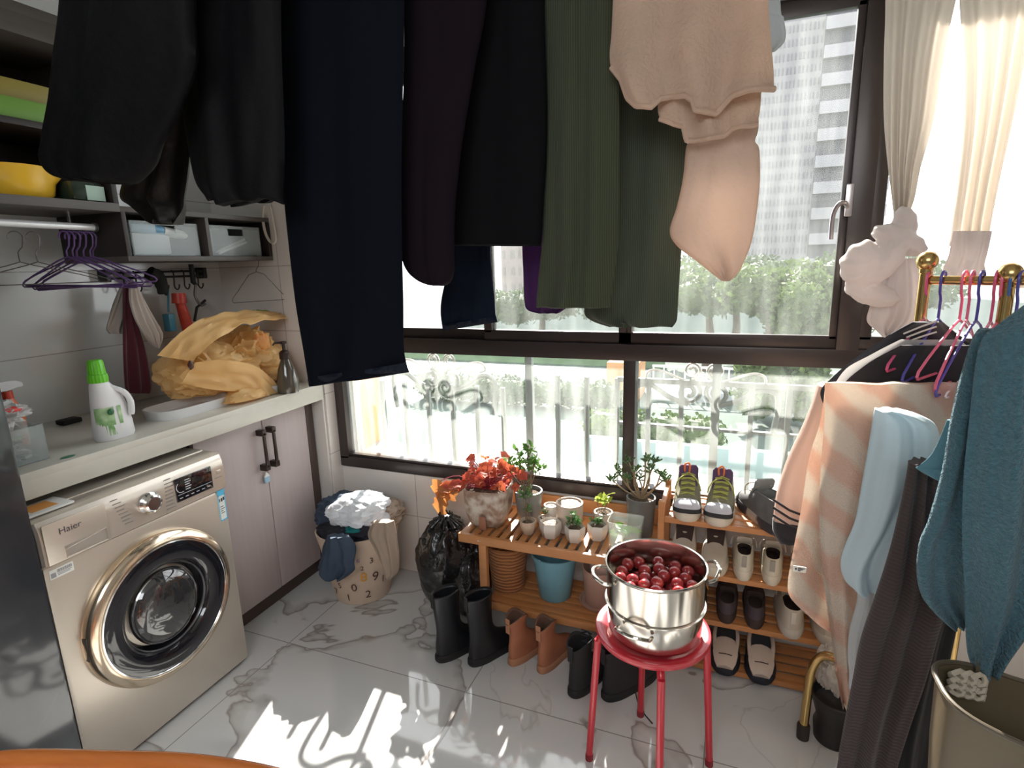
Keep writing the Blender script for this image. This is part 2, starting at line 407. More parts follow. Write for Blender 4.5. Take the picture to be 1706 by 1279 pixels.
# ---- far outside
GZ = -4.6
lawn = mat('pale_paving_outside', (.085, .112, .098), .9, col2=(.05, .075, .058), cs=.35, cd_=5)
tag(MB().box((-80, 2.5, GZ-.5), (80, 160, GZ)).build('ground', lawn), kind='structure')
green1 = mat('leaf_green', (0.043, 0.079, 0.016), .7, col2=(0.101, 0.144, 0.036), cs=1.2, transl=.3)
green2 = mat('leaf_dark_green', (0.025, 0.050, 0.018), .7, col2=(0.061, 0.094, 0.029), cs=1.2, transl=.25)
bark = mat('bark', (.10, .07, .05), .9)
def foliage(mb, c, r, n, s, seed):
    rnd = random.Random(seed); c = V(c)
    for i in range(n):
        d = V((rnd.gauss(0, 1), rnd.gauss(0, 1), rnd.gauss(0, 1))).normalized()
        k = (.72+.28*rnd.random()) + .28*noise.noise(d*2.2+V((seed, 0, 0)))
        p = c+V((d.x*r[0], d.y*r[1], d.z*r[2]))*k
        a = V((rnd.uniform(-1, 1), rnd.uniform(-1, 1), rnd.uniform(-1, 1))).normalized()*s
        b = a.cross(V((rnd.uniform(-1, 1), rnd.uniform(-1, 1), rnd.uniform(-.3, 1)))).normalized()*s*.6
        mb.f([mb.v(p-a), mb.v(p+b), mb.v(p+a), mb.v(p-b)])
def tree(px, dist, top, wr, seed, m, label):
    p = at(px, 445, y=dist); x = p.x
    t = thing('tree', label, 'tree', (x, dist, GZ), 'trees beyond the window')
    MB().tube([(x, dist, GZ), (x+.1, dist, GZ+2), (x-.1, dist, top-2)], [.3, .22, .12], 8).build('trunk', bark, t)
    mb = MB(); rnd = random.Random(seed)
    for k in range(9):
        cx = x+rnd.uniform(-.6, .6)*wr; cy = dist+rnd.uniform(-.5, .5)*wr
        hh = top-(.9 if k else .8)-abs(rnd.gauss(0, .30))*(top-GZ)*.5
        foliage(mb, (cx, cy, hh), (wr*.55, wr*.55, 1.1), 420, .17, seed*31+k)
        mb.ball((cx, cy, hh-.1), (wr*.42, wr*.42, .85), 2, lambda q: 1+.2*noise.noise(q*2))
    mb.build('crown', m, t, flat=True)
tl = ['broad green tree right of the corduroy trousers below the tower', 'bright green round tree in front of the tower foot',
      'green tree at the right edge of the upper window pane', 'dark green tree seen low between the green trousers and the cream cloth',
      'leafy tree farther back, left end of the tree line', 'leafy tree farther back behind the trousers hems', 'low tree nearest the white railing', 'tree seen past the knotted curtain']
for i, (px, d, top, wr, m) in enumerate([(1185, 30, 1.3, 2.6, green1), (1290, 27, 1.2, 2.4, green1), (1385, 25, .6, 2.0, green1), (1230, 34, 1.9, 3.2, green2), (900, 36, -.3, 3.5, green2), (1050, 33, .6, 3, green2), (1320, 19.5, -1.6, 1.5, green1), (1450, 30, 1.6, 3, green2)]):
    tree(px, d, top, wr, i+3, m, tl[i])
# hedges behind the grille
def hedge(x0, x1, y, z0, z1, seed, label, m=green1):
    mb = MB(); n = int((x1-x0)/1.0)
    for k in range(n):
        xx = x0+(k+.5)*(x1-x0)/n
        foliage(mb, (xx, y, (z0+z1)/2), (.9, .8, (z1-z0)/2*1.05), 260, .11, seed+k)
        mb.ball((xx, y, (z0+z1)/2), (.75, .6, (z1-z0)/2*.8), 2, lambda q: 1+.15*noise.noise(q*3))
    tag(mb.build('hedge', m, flat=True), label, 'hedge')
hedge(-11, -2.0, 20, GZ, GZ+1.25, 5, 'long clipped hedge outside behind the scroll grille', green2)
hedge(-2.0, 2.0, 16, GZ, GZ+1.2, 50, 'loose bright green bushes outside behind the middle bars')
white_w = mat('white_render', (.42, .44, .44), .8)
tag(MB().box((-30, 25, GZ), (-1.6, 27.5, GZ+.35), .02).build('low_wall', white_w), 'long white low wall outside beyond the hedge', 'wall')
tag(MB().box((-22, 11.0, GZ), (9, 12.3, GZ+.5), .02).build('low_wall', mat('teal_grey_render', (.13, .18, .165), .8)), 'nearer pale green low wall outside seen through the grille bars', 'wall')
tag(MB().box((-2, 14, GZ), (6, 14.25, GZ+.8), .02).build('low_wall', mat('grey_green_render', (.30, .38, .36), .8)), 'grey green parapet outside behind the right lower pane', 'wall')
tag(MB().box((-20, 30, GZ), (-1.2, 30.3, GZ+2.0), .02).build('boundary_wall', mat('dark_green_wall', (.14, .20, .12), .9, col2=(.2, .3, .16), cs=2)), 'dark green boundary wall outside beyond the long white wall', 'wall')
tag(MB().box((-2.8, 22, GZ), (-1.4, 24, GZ+1.7), .02).build('kiosk', mat('orange_brown_wall', (.50, .27, .13), .85)), 'small orange brown block outside left of the lower mullion', 'building')
tag(MB().box((-1.0, 22.5, GZ), (10, 24, GZ+.45), .02).build('terrace', white_w), 'white terrace slab outside carrying the picket railing', 'terrace')
rl = thing('picket_railing', 'white picket railing outside on the terrace slab', 'railing', (3.5, 23, GZ+.45))
wm = mat('white_railing_paint', (.95, .95, .90), .5)
for k in range(24):
    x = -.9+k*.45; MB().box((x-.03, 22.97, GZ+.45), (x+.03, 23.03, GZ+1.45)).build('picket', wm, rl)
MB().box((-.95, 22.95, GZ+1.4), (9.6, 23.05, GZ+1.48)).build('top_rail', wm, rl)
MB().box((-.95, 22.95, GZ+.6), (9.6, 23.05, GZ+.66)).build('bottom_rail', wm, rl)

def tower(name, x0, x1, y0, y1, z1, wall, win, label, nx, dz, bands=None):
    t = thing(name, label, 'building', ((x0+x1)/2, y0, GZ))
    MB().box((x0, y0, GZ), (x1, y1, z1)).build('wall', wall, t)
    mb = MB(); dx = (x1-x0)/nx; nzf = int((z1-GZ)/dz)
    for j in range(nzf):
        for i in range(nx):
            if bands and i >= nx-bands: continue
            a = x0+(i+.22)*dx; z = GZ+(j+.3)*dz
            mb.box((a, y0-.06, z), (a+dx*(.35+.2*(i % 3 == 1)), y0+.1, z+dz*.5))
    tag(mb.build('windows', win, t, flat=True), kind='stuff')
    if bands:
        mb = MB()
        for j in range(nzf):
            z = GZ+j*dz
            if j % 2 == 0: mb.box((x1-bands*dx, y0-.9, z), (x1, y0+.1, z+dz*.9))
        tag(mb.build('balconies', mat('tower_balcony', (0.216, 0.209, 0.223), .8), t, flat=True), kind='stuff')
        mb = MB()
        for j in range(nzf):
            z = GZ+j*dz
            if j % 2 == 0: mb.box((x1-bands*dx, y0-.1, z+dz*.9), (x1, y0+.1, z+dz*2))
        tag(mb.build('balcony_openings', mat('tower_recess', (0.072, 0.068, 0.079), .8), t, flat=True), kind='stuff')
tw = mat('tower_wall', (0.194, 0.187, 0.191), .85); twin = mat('tower_window', (0.133, 0.128, 0.144), .6, spec=.2)
tower('apartment_tower', 3.7, 22.5, 100, 115, 62, tw, twin, 'tall hazy grey apartment tower above the trees, striped with balconies at its right', 34, 1.9, 18)
tw2 = mat('rose_block_wall', (0.216, 0.180, 0.169), .85)
tower('apartment_block', -38, -8, 95, 108, 34, tw2, mat('rose_block_window', (0.144, 0.122, 0.122), .6), 'low rose grey apartment block behind the trousers, left of the tower', 20, 3.0)

# ================================================================ COUNTER, CABINET, WASHER, FRIDGE
stone = mat('cream_stone_top', (.66, .64, .57), .22, col2=(.58, .56, .49), cs=9, cd_=6)
CT = .959
mb = MB(); mb.box((.003, -1.385, CT-.028), (.56, -.093, CT), .006); mb.box((.535, -1.385, CT-.078), (.56, -.093, CT-.02), .005)
tag(mb.build('countertop', stone), 'long cream stone countertop running along the left tiled wall', 'countertop')
wood_g = mat('grey_mauve_laminate', (.52, .445, .44), .45, col2=(.47, .40, .395), cs=7, stretch=(6, 6, .35), cd_=5)
darkw = mat('dark_brown_laminate', (.075, .05, .042), .45)
cab = thing('base_cabinet', 'grey mauve two door base cabinet right of the washing machine', 'cabinet', (.25, -.42, 0))
mb = MB(); mb.box((.003, -.742, .07), (.465, -.724, .88)); mb.box((.003, -.16, .07), (.465, -.098, .88)); mb.box((.003, -.742, .07), (.465, -.098, .09)); mb.box((.003, -.742, .07), (.015, -.098, .88))
mb.box((.003, -.742, .868), (.465, -.098, .88)); mb.build('body', darkw, cab)
MB().box((.44, -.742, 0), (.462, -.098, .07)).build('plinth', darkw, cab)
blk = mat('dark_handle', (.05, .035, .03), .3, .6)
for (a, b, hy) in ((-.742, -.412, -.437), (-.408, -.148, -.383)):
    d = MB().box((.466, a, .072), (.4875, b, .868), .003).build('door', wood_g, cab)
    h = MB(); h.box((.515, hy-.007, .66), (.524, hy+.007, .815), .003); h.box((.486, hy-.012, .80), (.524, hy+.012, .825), .003); h.box((.486, hy-.012, .645), (.524, hy+.012, .672), .003)
    h.build('handle', blk, d)
mb = MB(); mb.box((.466, -.145, .0), (.486, -.10, .875)); mb.build('end_panel', darkw, cab)
tag(MB().box((.45, -.0905, .0), (.545, -.076, CT-.08), .002).build('filler_strip', mat('white_board', (.70, .66, .62), .4)), 'white upright strip closing the counter end beside the window', 'panel')
key = thing('key_tag', 'key with a small white and blue tag hanging from the cabinet door', 'key', (.50, -.428, .60))
MB().tube([(.492, -.428, .665), (.498, -.428, .63)], .003, 6).build('key', mat('key_metal', (.6, .55, .45), .3, 1), key)
mb = MB(); mb.box((.493, -.442, .585), (.501, -.414, .612), .003); mb.build('tag', mat('tag_blue', (.35, .55, .70), .5), key)
mb = MB(); mb.loft([[V((.493, -.442, .612)), V((.501, -.442, .612)), V((.501, -.414, .612)), V((.493, -.414, .612))], [V((.495, -.43, .632)), V((.499, -.43, .632)), V((.499, -.426, .632)), V((.495, -.426, .632))]])
mb.build('tag_top', mat('tag_white', (.8, .8, .8), .5), key)

# washing machine
XW = .652
champ = mat('champagne_metal', (.62, .565, .49), .33, .55)
champ2 = mat('champagne_bright', (.72, .65, .57), .26, .6)
goldr = mat('gold_bezel', (.80, .66, .50), .16, .95)
bglass = mat('door_black_glass', (.012, .012, .016), .04, 0, coat=1)
chrome = mat('chrome', (.78, .78, .78), .12, 1)
inkm = mat('dark_ink', (.05, .05, .06), .5)
YL, YR = -1.36, -.767
wsh = thing('washing_machine', 'champagne front loading washing machine under the counter', 'washing machine', (.35, -1.063, 0))
mb = MB(); mb.box((.07, YL, .012), (.62, YR, .846), .006); mb.build('casing', mat('casing_side', (.16, .14, .13), .4, .3), wsh)
mb = MB(); mb.box((.60, YL+.002, .014), (XW, YR-.002, .715), .012)
mb.build('front_panel', champ, wsh)
mb = MB()
def prof(z): return XW+.012-.10*max(0, z-.80)-(.35*max(0, z-.825))
rs = []
for z in (.716, .722, .76, .80, .825, .838, .846, .850):
    xx = prof(z)-(.01 if z in (.716,) else 0)-(.02 if z == .85 else 0)
    rs.append([V((.56, YL, z)), V((xx-.006, YL, z)), V((xx, YL+.006, z)), V((xx, YR-.006, z)), V((xx-.006, YR, z)), V((.56, YR, z))])
mb.loft(rs); mb.build('control_panel', champ2, wsh)
MB().box((.60, YL+.004, 0), (XW-.02, YR-.004, .014)).build('base_plinth', mat('base_dark', (.08, .07, .07), .5), wsh)
# top lid
MB().box((.07, YL+.003, .846), (.57, YR-.003, .853), .002).build('lid', champ, wsh)
# drawer
mb = MB(); XP = prof(.76)+.001
mb.box((XP, YL+.012, .722), (XP+.004, -1.185, .838), .002)
dr = mb.build('detergent_drawer', champ2, wsh)
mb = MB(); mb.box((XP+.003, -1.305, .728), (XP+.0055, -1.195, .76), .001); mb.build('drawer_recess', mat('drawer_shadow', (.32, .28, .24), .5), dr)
mb = MB(); mb.tube([(XP+.006, -1.305, .728), (XP+.006, -1.195, .728), (XP+.006, -1.195, .764), (XP+.006, -1.305, .752)], .0022, 8, close=True); mb.build('drawer_lip', champ2, dr)
text_mesh('Haier', .026, lambda u, v: V((XP+.0048, -1.283+u, .806+v)), inkm, wsh, 'lettering')
# dial
dl = MB(); Rx = Matrix.Rotation(PI/2, 4, 'Y')
dl.lathe([(.0, 0), (.034, 0), (.034, .006), (.028, .012), (.027, .024), (.022, .028), (.021, .026), (0, .026)], (0, 0, 0), 40)
dl.xform(Matrix.Translation((XP+.001, -1.056, .782)) @ Rx); dial = dl.build('dial', chrome, wsh)
for k in range(18):
    a = 2*PI*k/18
    pass
mb = MB()
for side, (y0_, n_, sgn) in {'l': (-1.165, 8, 1), 'r': (-.995, 9, 1)}.items():
    for k in range(n_):
        z = .83-.012*k; ln = .030 if side == 'l' else .034
        yy = y0_+(.004*k if side == 'l' else -.001*k)
        x_ = prof(z)+.0004
        mb.box((x_, yy, z-.0016), (x_+.0006, yy+ln*(.7+.3*((k*7) % 3)/2), z+.0016))
mb.build('program_names', mat('panel_print', (.20, .18, .17), .5), wsh)
mb = MB(); mb.box((prof(.78)-.002, -.965, .742), (prof(.78)+.004, -.825, .822), .003); disp = mb.build('display', bglass, wsh)
pr = mat('display_print', (.55, .57, .6), .4)
mb = MB(); xd = prof(.78)+.0043
for k in range(6): mb.box((xd, -.955+k*.021, .752), (xd+.0006, -.944+k*.021, .7545))
mb.box((xd, -.96, .765), (xd+.0006, -.83, .7662))
for k in range(5): mb.box((xd, -.930, .775+k*.008), (xd+.0006, -.912+.004*(k % 2), .778+k*.008))
mb.tube([(xd, -.944+.018*math.cos(a), .79+.018*math.sin(a)) for a in [PI*.7+PI*.9*k/10 for k in range(11)]], .0012, 6)
mb.build('display_print', pr, disp)
mb = MB(); mb.box((prof(.79)-.001, -.805, .782), (prof(.79)+.003, -.787, .795), .002); mb.build('start_button', champ2, wsh)
mb = MB(); mb.box((prof(.77), -.812, .767), (prof(.77)+.0008, -.785, .770)); mb.build('button_print', mat('panel_print', (.2, .18, .17), .5), wsh)
# door
DC = V((XW, -1.066, .432))
def along_x(mb, off=0): return mb.xform(Matrix.Translation(DC+V((off, 0, 0))) @ Rx)
d = MB(); d.lathe([(.240, -.004), (.246, .012), (.243, .030), (.234, .042), (.217, .046), (.212, .040), (.212, 0)], n=72); door = along_x(d).build('door', goldr, wsh)
d = MB(); d.lathe([(.214, .034), (.209, .046), (.180, .050), (.150, .040), (.138, .020), (.130, .004), (.10, -.03), (.0, -.05)], n=72); along_x(d).build('door_glass_bowl', bglass, door)
d = MB(); d.lathe([(.216, .040), (.213, .047), (.209, .048), (.206, .044), (.210, .036)], n=72); along_x(d).build('inner_bezel', chrome, door)
d = MB(); d.lathe([(.142, .029), (.139, .033), (.136, .028)], n=64); along_x(d).build('bowl_rim', mat('bowl_rim_grey', (.25, .25, .27), .2, .7), door)
d = MB(); d.lathe([(.120, .0), (.124, .020), (.112, .040), (.085, .052), (.04, .056), (0, .057)], n=64, sy=.92); along_x(d).build('glass_dome', mat('dome_dark_glass', (.03, .03, .032), .03, 0, coat=1, spec=.9), door)
d = MB(); d.lathe([(.118, .012), (.122, .026), (.119, .030), (.114, .022)], n=64, sy=.92); along_x(d).build('dome_rim', chrome, door)
d = MB(); d.box((XW+.01, -1.31, .40), (XW+.03, -1.296, .475), .004); d.build('hinge', mat('hinge_dark', (.05, .04, .035), .4), door)
# stickers
st = MB(); st.box((XW, -.805, .60), (XW+.0012, -.775, .715)); stk = st.build('energy_label', mat('label_white', (.78, .80, .76), .5), wsh)
mb = MB(); mb.box((XW+.0012, -.805, .694), (XW+.002, -.775, .7155)); mb.box((XW+.0012, -.805, .60), (XW+.002, -.802, .70)); mb.box((XW+.0012, -.778, .60), (XW+.002, -.775, .70)); mb.box((XW+.0012, -.805, .60), (XW+.002, -.775, .604)); mb.build('label_blue', mat('label_cyan', (.10, .50, .78), .5), stk)
mb = MB()
for k, (a, b, z) in enumerate([(-.80, -.797, .672), (-.793, -.787, .672), (-.785, -.779, .674), (-.799, -.786, .652), (-.799, -.781, .644), (-.799, -.789, .636), (-.799, -.783, .628)]): mb.box((XW+.0012, a, z), (XW+.002, b, z+(.012 if k < 3 else .002)))
mb.build('label_print', inkm, stk)
st = MB(); st.box((XW, -1.345, .676), (XW+.0012, -1.285, .703)); s2 = st.build('serial_label', mat('label_white', (.78, .80, .76), .5), wsh)
mb = MB(); mb.box((XW+.0012, -1.342, .680), (XW+.002, -1.330, .693))
for k in range(14): mb.box((XW+.0012, -1.326+k*.0027, .690), (XW+.002, -1.326+k*.0027+.0012*(1+k % 2*.4), .699))
mb.box((XW+.0012, -1.326, .682), (XW+.002, -1.295, .6835)); mb.box((XW+.0012, -1.326, .686), (XW+.002, -1.290, .6875)); mb.build('barcode', mat('label_ink', (.3, .3, .32), .5), s2)

# packet on the washer
pk = thing('paper_packet', 'white packet with an orange patch lying on the washing machine lid', 'packet', (.60, -1.29, .853))
MB().box((.53, -1.35, .8535), (.625, -1.235, .860), .002).build('sheet', mat('packet_white', (.75, .75, .72), .5), pk)
MB().box((.545, -1.33, .8601), (.605, -1.265, .8606)).build('orange_patch', mat('packet_orange', (.75, .33, .08), .5), pk)

# fridge / black appliance
fd = thing('fridge', 'tall black glossy fridge at the left edge beside the washing machine', 'fridge', (.4, -1.72, 0))
MB().box((.05, -2.05, .01), (.69, -1.39, 1.68), .006).build('body', mat('fridge_side', (.03, .03, .035), .3), fd)
MB().box((.692, -2.05, .03), (.725, -1.392, 1.66), .008).build('door', mat('fridge_black_glass', (.03, .033, .038), .12, 0, coat=.8), fd)

# orange wooden chair at the bottom edge
cw = mat('orange_varnished_wood', (.66, .20, .045), .25, col2=(.52, .14, .03), cs=5, stretch=(1, 8, 8), coat=.4)
ch = thing('wooden_chair', 'orange varnished wooden chair, its curved back rail along the bottom edge', 'chair', (1.30, -1.95, 0))
pth = catm([at(-120, 1300, z=.80), at(0, 1266, z=.80), at(180, 1266, z=.80), at(330, 1273, z=.80), at(470, 1299, z=.79), at(560, 1345, z=.78)], 8)
mb = MB(); mb.tube(pth, .0125, 14); mb.build('back_rail', cw, ch)
e0, e1 = pth[2], pth[-3]
cx = (e0.x+e1.x)/2
for p, q in ((e0, V((e0.x+.02, e0.y-.05, 0.008))), (e1, V((e1.x+.0, e1.y-.10, 0.008)))):
    MB().tube([p, p.lerp(q, .45), q], [.012, .014, .012], 10).build('leg', cw, ch)
sy_ = min(e0.y, e1.y)-.03
MB().box((e0.x-.0, sy_-.42, .42), (e1.x+.03, sy_-.0, .445), .01).build('seat', cw, ch)
for xx in (e0.x+.03, e1.x-.0): MB().tube([(xx, sy_-.38, .42), (xx, sy_-.40, 0.008)], [.015, .012], 10).build('leg', cw, ch)

# ================================================================ WALL SHELVES
lam = mat('grey_brown_laminate', (.085, .072, .064), .5, col2=(.065, .054, .048), cs=6, stretch=(4, .5, 4))
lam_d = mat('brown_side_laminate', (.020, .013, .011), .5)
sh = thing('wall_cabinet', 'open dark wall cabinet holding green trays and a yellow pan', 'cabinet', (.18, -1.45, 1.70))
MB().box((.0, -1.75, 1.695), (.35, -.772, 1.723), .001).build('shelf', lam, sh)
MB().box((.0, -1.75, 1.93), (.32, -.79, 1.95), .001).build('shelf', lam_d, sh)
MB().box((.0, -1.75, 2.24), (.35, -.772, 2.27), .001).build('top_board', lam, sh)
MB().box((.0, -1.75, 2.18), (.35, -.772, 2.24), .001).build('top_rail', lam, sh)
MB().box((.0, -.790, 1.723), (.35, -.772, 2.18), .001).build('side_panel', lam_d, sh)
MB().box((.0, -1.75, 1.723), (.012, -.79, 2.24), .001).build('back_panel', lam_d, sh)
cu = thing('cubby_shelf', 'two compartment dark wall box holding clear bins', 'shelf', (.18, -.43, 1.528))
MB().box((.0, -.772, 1.528), (.35, -.096, 1.546), .001).build('bottom_board', lam, cu)
MB().box((.0, -.772, 1.697), (.35, -.096, 1.715), .001).build('top_board', lam, cu)
MB().box((.0, -.772, 1.546), (.35, -.756, 1.697), .001).build('side_panel', lam_d, cu)
MB().box((.0, -.112, 1.546), (.35, -.096, 1.697), .001).build('side_panel', lam_d, cu)
MB().box((.0, -.436, 1.546), (.35, -.420, 1.697), .001).build('divider', lam, cu)
MB().box((.0, -.756, 1.546), (.008, -.112, 1.697), .001).build('back_panel', lam_d, cu)
clear = mat('clear_plastic', (.55, .62, .62), .15, 0, transl=0, spec=.6); clear.node_tree.nodes['Principled BSDF'].inputs['Alpha'].default_value = .30
for (a, b, lab) in ((-.73, -.455, 'clear bin with white and blue packets, left compartment of the wall box'), (-.40, -.135, 'clear bin with a white bracket, right compartment of the wall box')):
    bn = thing('storage_bin', lab, 'storage bin', (.18, (a+b)/2, 1.547))
    mb = MB(); lo, hi = 1.548, 1.672
    for q in (((.04, a, lo), (.325, b, lo+.004)), ((.04, a, lo), (.325, a+.004, hi)), ((.04, b-.004, lo), (.325, b, hi)), ((.04, a, lo), (.044, b, hi))): mb.box(*q)
    mb.box((.321, a, lo), (.325, b, 1.632)); mb.box((.321, a, 1.632), (.325, (a+b)/2-.04, hi)); mb.box((.321, (a+b)/2+.04, 1.632), (.325, b, hi)); mb.box((.321, a, hi-.012), (.325, b, hi))
    mb.build('tray', clear, bn)
mb = MB(); mb.tube([(.28, -.70, 1.655), (.29, -.60, 1.645), (.29, -.585, 1.643)], .018, 12); bt = mb.build('tube_blue', mat('packet_blue', (.20, .42, .62), .5))
bt.name = 'cream_tube'; tag(bt, 'blue and white tube inside the left clear bin', 'tube')
mb = MB(); mb.tube([(.29, -.58, 1.642), (.295, -.50, 1.628), (.295, -.485, 1.626)], [.018, .017, .010], 12); mb.build('white_end', mat('tube_white', (.8, .82, .8), .4), bt)
tag(MB().box((.20, -.71, 1.553), (.30, -.56, 1.63), .01).build('packet', mat('packet_pale', (.70, .76, .78), .6)), 'pale packet lying in the left clear bin', 'packet')
mb = MB(); mb.tube([(.30, -.36, 1.565), (.30, -.20, 1.62)], .006, 8); mb.tube([(.30, -.345, 1.56), (.30, -.19, 1.61)], .006, 8)
for t in (.2, .4, .6, .8): mb.tube([(.30, -.36+.16*t, 1.565+.055*t), (.30, -.345+.155*t, 1.56+.05*t)], .005, 6)
tag(mb.build('bracket', mat('bracket_white', (.80, .85, .84), .4)), 'white slotted plastic bracket in the right clear bin', 'bracket')
# strap on cubby corner
mb = MB(); pa = catm([at(440, 342, y=-.12), at(438, 365, y=-.12), at(443, 390, y=-.12), at(452, 404, y=-.12), at(459, 400, y=-.12), at(456, 375, y=-.12), at(450, 345, y=-.12)], 5)
mb.tube(pa, .006, 6); tag(mb.build('strap', mat('beige_strap', (.62, .55, .48), .7)), 'beige strap looped at the far corner of the wall box', 'strap')
# trays in cabinet
for z0, z1, wy, c, n_, lb in ((1.951, 2.006, .0, (.11, .25, .02), 'tray', 'lime green plastic tray in the wall cabinet under the yellow one'), (2.008, 2.058, .008, (.22, .17, .015), 'tray', 'mustard yellow plastic tray on top of the green tray')):
    mb = MB(); rs = []
    for k, z in enumerate((z0, z0+.02, z1-.008, z1)):
        e = .012*k/3; rs.append(ell((.19, -1.05), .12+e, .21+e+wy, z, 40, p=5))
    rs.append(ell((.19, -1.05), .12, .21+wy, z1, 40, p=5)); rs.append(ell((.19, -1.05), .11, .20+wy, z0+.01, 40, p=5))
    mb.loft(rs); tag(mb.build(n_, mat('plastic_'+n_+str(z0), c, .35)), lb, 'tray')
# yellow saucepan
yp = at(62, 300, x=.27)
pan = thing('saucepan', 'yellow saucepan with a pouring lip on the lower cabinet shelf', 'pan', (.24, -1.015, 1.723))
ym = mat('yellow_enamel', (.74, .43, .03), .3)
def lip(a, z): return 1+(.42 if z > .07 else .10)*max(0, math.cos(a-1.2))**14
MB().lathe([(.0, .001), (.075, .001), (.088, .015), (.094, .05), (.096, .088), (.099, .094), (.093, .092), (.088, .05), (.08, .012), (0, .008)], (.24, -1.015, 1.723), 48, fn=lip).build('bowl', ym, pan)
mb = MB(); mb.tube([(.24, -1.11, 1.79), (.24, -1.19, 1.80), (.24, -1.24, 1.80)], .012, 10); mb.build('handle', ym, pan)
jar = thing('glass_jar', 'dark green glass jar with pale label beside the yellow saucepan', 'jar', (.25, -.865, 1.723))
MB().box((.17, -.905, 1.7235), (.33, -.80, 1.79), .02).build('body', mat('dark_green_glass', (.02, .035, .025), .15, coat=.6), jar)
MB().box((.3305, -.862, 1.728), (.332, -.803, 1.775)).build('label', mat('jar_label', (.36, .50, .42), .5), jar)

# hanging tube with hangers under the cabinet
rod = thing('hanging_rod', 'pale metal hanging rod under the wall cabinet', 'rod', (.25, -1.2, 1.62))
ra, rb = at(-80, 366, x=.25), at(158, 379, x=.25)
MB().tube([ra, rb], .012, 12).build('tube', mat('pale_aluminium', (.85, .87, .88), .25, .3), rod)
MB().lathe([(.0, -.004), (.016, -.004), (.016, .006), (0, .006)], (0, 0, 0), 20).xform(Matrix.Translation(rb) @ Matrix.Rotation(PI/2, 4, 'X')).build('end_cap', mat('cap_grey', (.25, .25, .25), .3, .8), rod)
for q in (ra.lerp(rb, .25), ra.lerp(rb, .8)): MB().tube([q+V((0, 0, .012)), V((q.x, q.y, 1.695))], .006, 8).build('bracket', chrome, rod)
def hanger(loc, ang, m, label, w=.21, drop=.15, group=None, r=.0028, tilt=0, neck=.05, bar=True, cat='hanger'):
    """hook sits over a rod at loc"""
    t = thing('clothes_hanger', label, cat, (0, 0, 0), group)
    hk = [(.018*math.cos(a), 0, .018*math.sin(a)) for a in [PI*(-.12)+PI*1.15*k/10 for k in range(11)]][::-1]
    hk = [V(p) for p in hk]
    path = [V((-.018, 0, -.006))]+hk[1:]+[V((.012, 0, -.03)), V((0, 0, -.045)), V((0, 0, -.045-neck))]
    MB().tube(catm(path, 2), r, 8).build('hook', m, t)
    zt = -.045-neck
    b = [V((0, 0, zt)), V((-.035, 0, zt-.012)), V((-w*.75, 0, zt-drop*.62)), V((-w*.97, 0, zt-drop*.85)), V((-w, 0, zt-drop*.95)), V((-w*.97, 0, zt-drop)),
         V((-w*.9, 0, zt-drop)), V((w*.9, 0, zt-drop)), V((w*.97, 0, zt-drop)), V((w, 0, zt-drop*.95)), V((w*.97, 0, zt-drop*.85)), V((w*.75, 0, zt-drop*.62)), V((.035, 0, zt-.012))]
    MB().tube(b, r, 8, close=True).build('frame', m, t)
    t.location = V(loc); t.rotation_euler = (0, tilt, ang); return t
purp = mat('purple_plastic', (.10, .05, .16), .4); wirem = mat('thin_dark_wire', (.10, .09, .09), .35, .6)
for k, (px, an, ti) in enumerate([(103, .25, .02), (112, .15, -.03), (121, .3, .05), (131, .2, 0), (141, .35, -.05), (148, .1, .04)]):
    q = at(px, 376, x=.25); hanger((.25, q.y, 1.612), an+(.06*k), purp, ['leftmost', 'second from left', 'third from left', 'fourth from left', 'fifth from left', 'rightmost'][k]+' of the dark purple hangers clustered on the pale rod', group='purple hangers on the pale rod', w=.19, drop=.10, neck=.02, tilt=ti)
for k, (px, an) in enumerate([(20, 1.25), (50, 1.45)]):
    q = at(px, 372, x=.25); hanger((.25, q.y, 1.606), an, wirem, ['thin wire hanger on the pale rod, at the left edge', 'thin wire hanger on the pale rod, left of the purple cluster'][k], w=.20, drop=.07, r=.0016, neck=.03)
# green wire hanger from cubby bottom
t = hanger(tuple(at(424, 428, x=.34)+V((0, 0, -.01))), 1.2, wirem, 'thin wire hanger hooked under the wall box above the yellow bag', w=.12, drop=.13, r=.0014, neck=.01)

# hook rail
hr = thing('hook_rail', 'black double rod hook rail on the left tiled wall', 'rail', (.04, -.45, 1.47))
bk = mat('matt_black_metal', (.012, .012, .012), .45)
for z in (1.490, 1.468): MB().tube([(.045, -.66, z), (.045, -.21, z)], .0045, 8).build('rod', bk, hr)
for y_ in (-.655, -.215): MB().box((.0, y_-.01, 1.455), (.052, y_+.01, 1.505), .004).build('bracket', bk, hr)
hooks = [-.60, -.55, -.43, -.38, -.33, -.26]
for y_ in hooks:
    MB().tube(catm([(.045, y_, 1.495), (.056, y_, 1.485), (.054, y_, 1.45), (.052, y_, 1.425), (.066, y_, 1.412), (.080, y_, 1.422), (.082, y_, 1.435)], 4), .003, 6).build('hook', bk, hr)
wc = mat('cream_cotton', (.56, .50, .45), .9, bump=(60, .4, .004), sheen=.3)
mar = mat('maroon_cotton', (.11, .018, .030), .9, bump=(60, .4, .004), sheen=.3)
c = drape('cloth', mat('dirty_white_cotton', (.50, .44, .40), .9, bump=(60, .4, .004)), [(480, 196, 203), (505, 186, 206), (535, 178, 210), (552, 174, 208)], 0, th=.01, waves=2, amp=.008, ys=None) if False else None
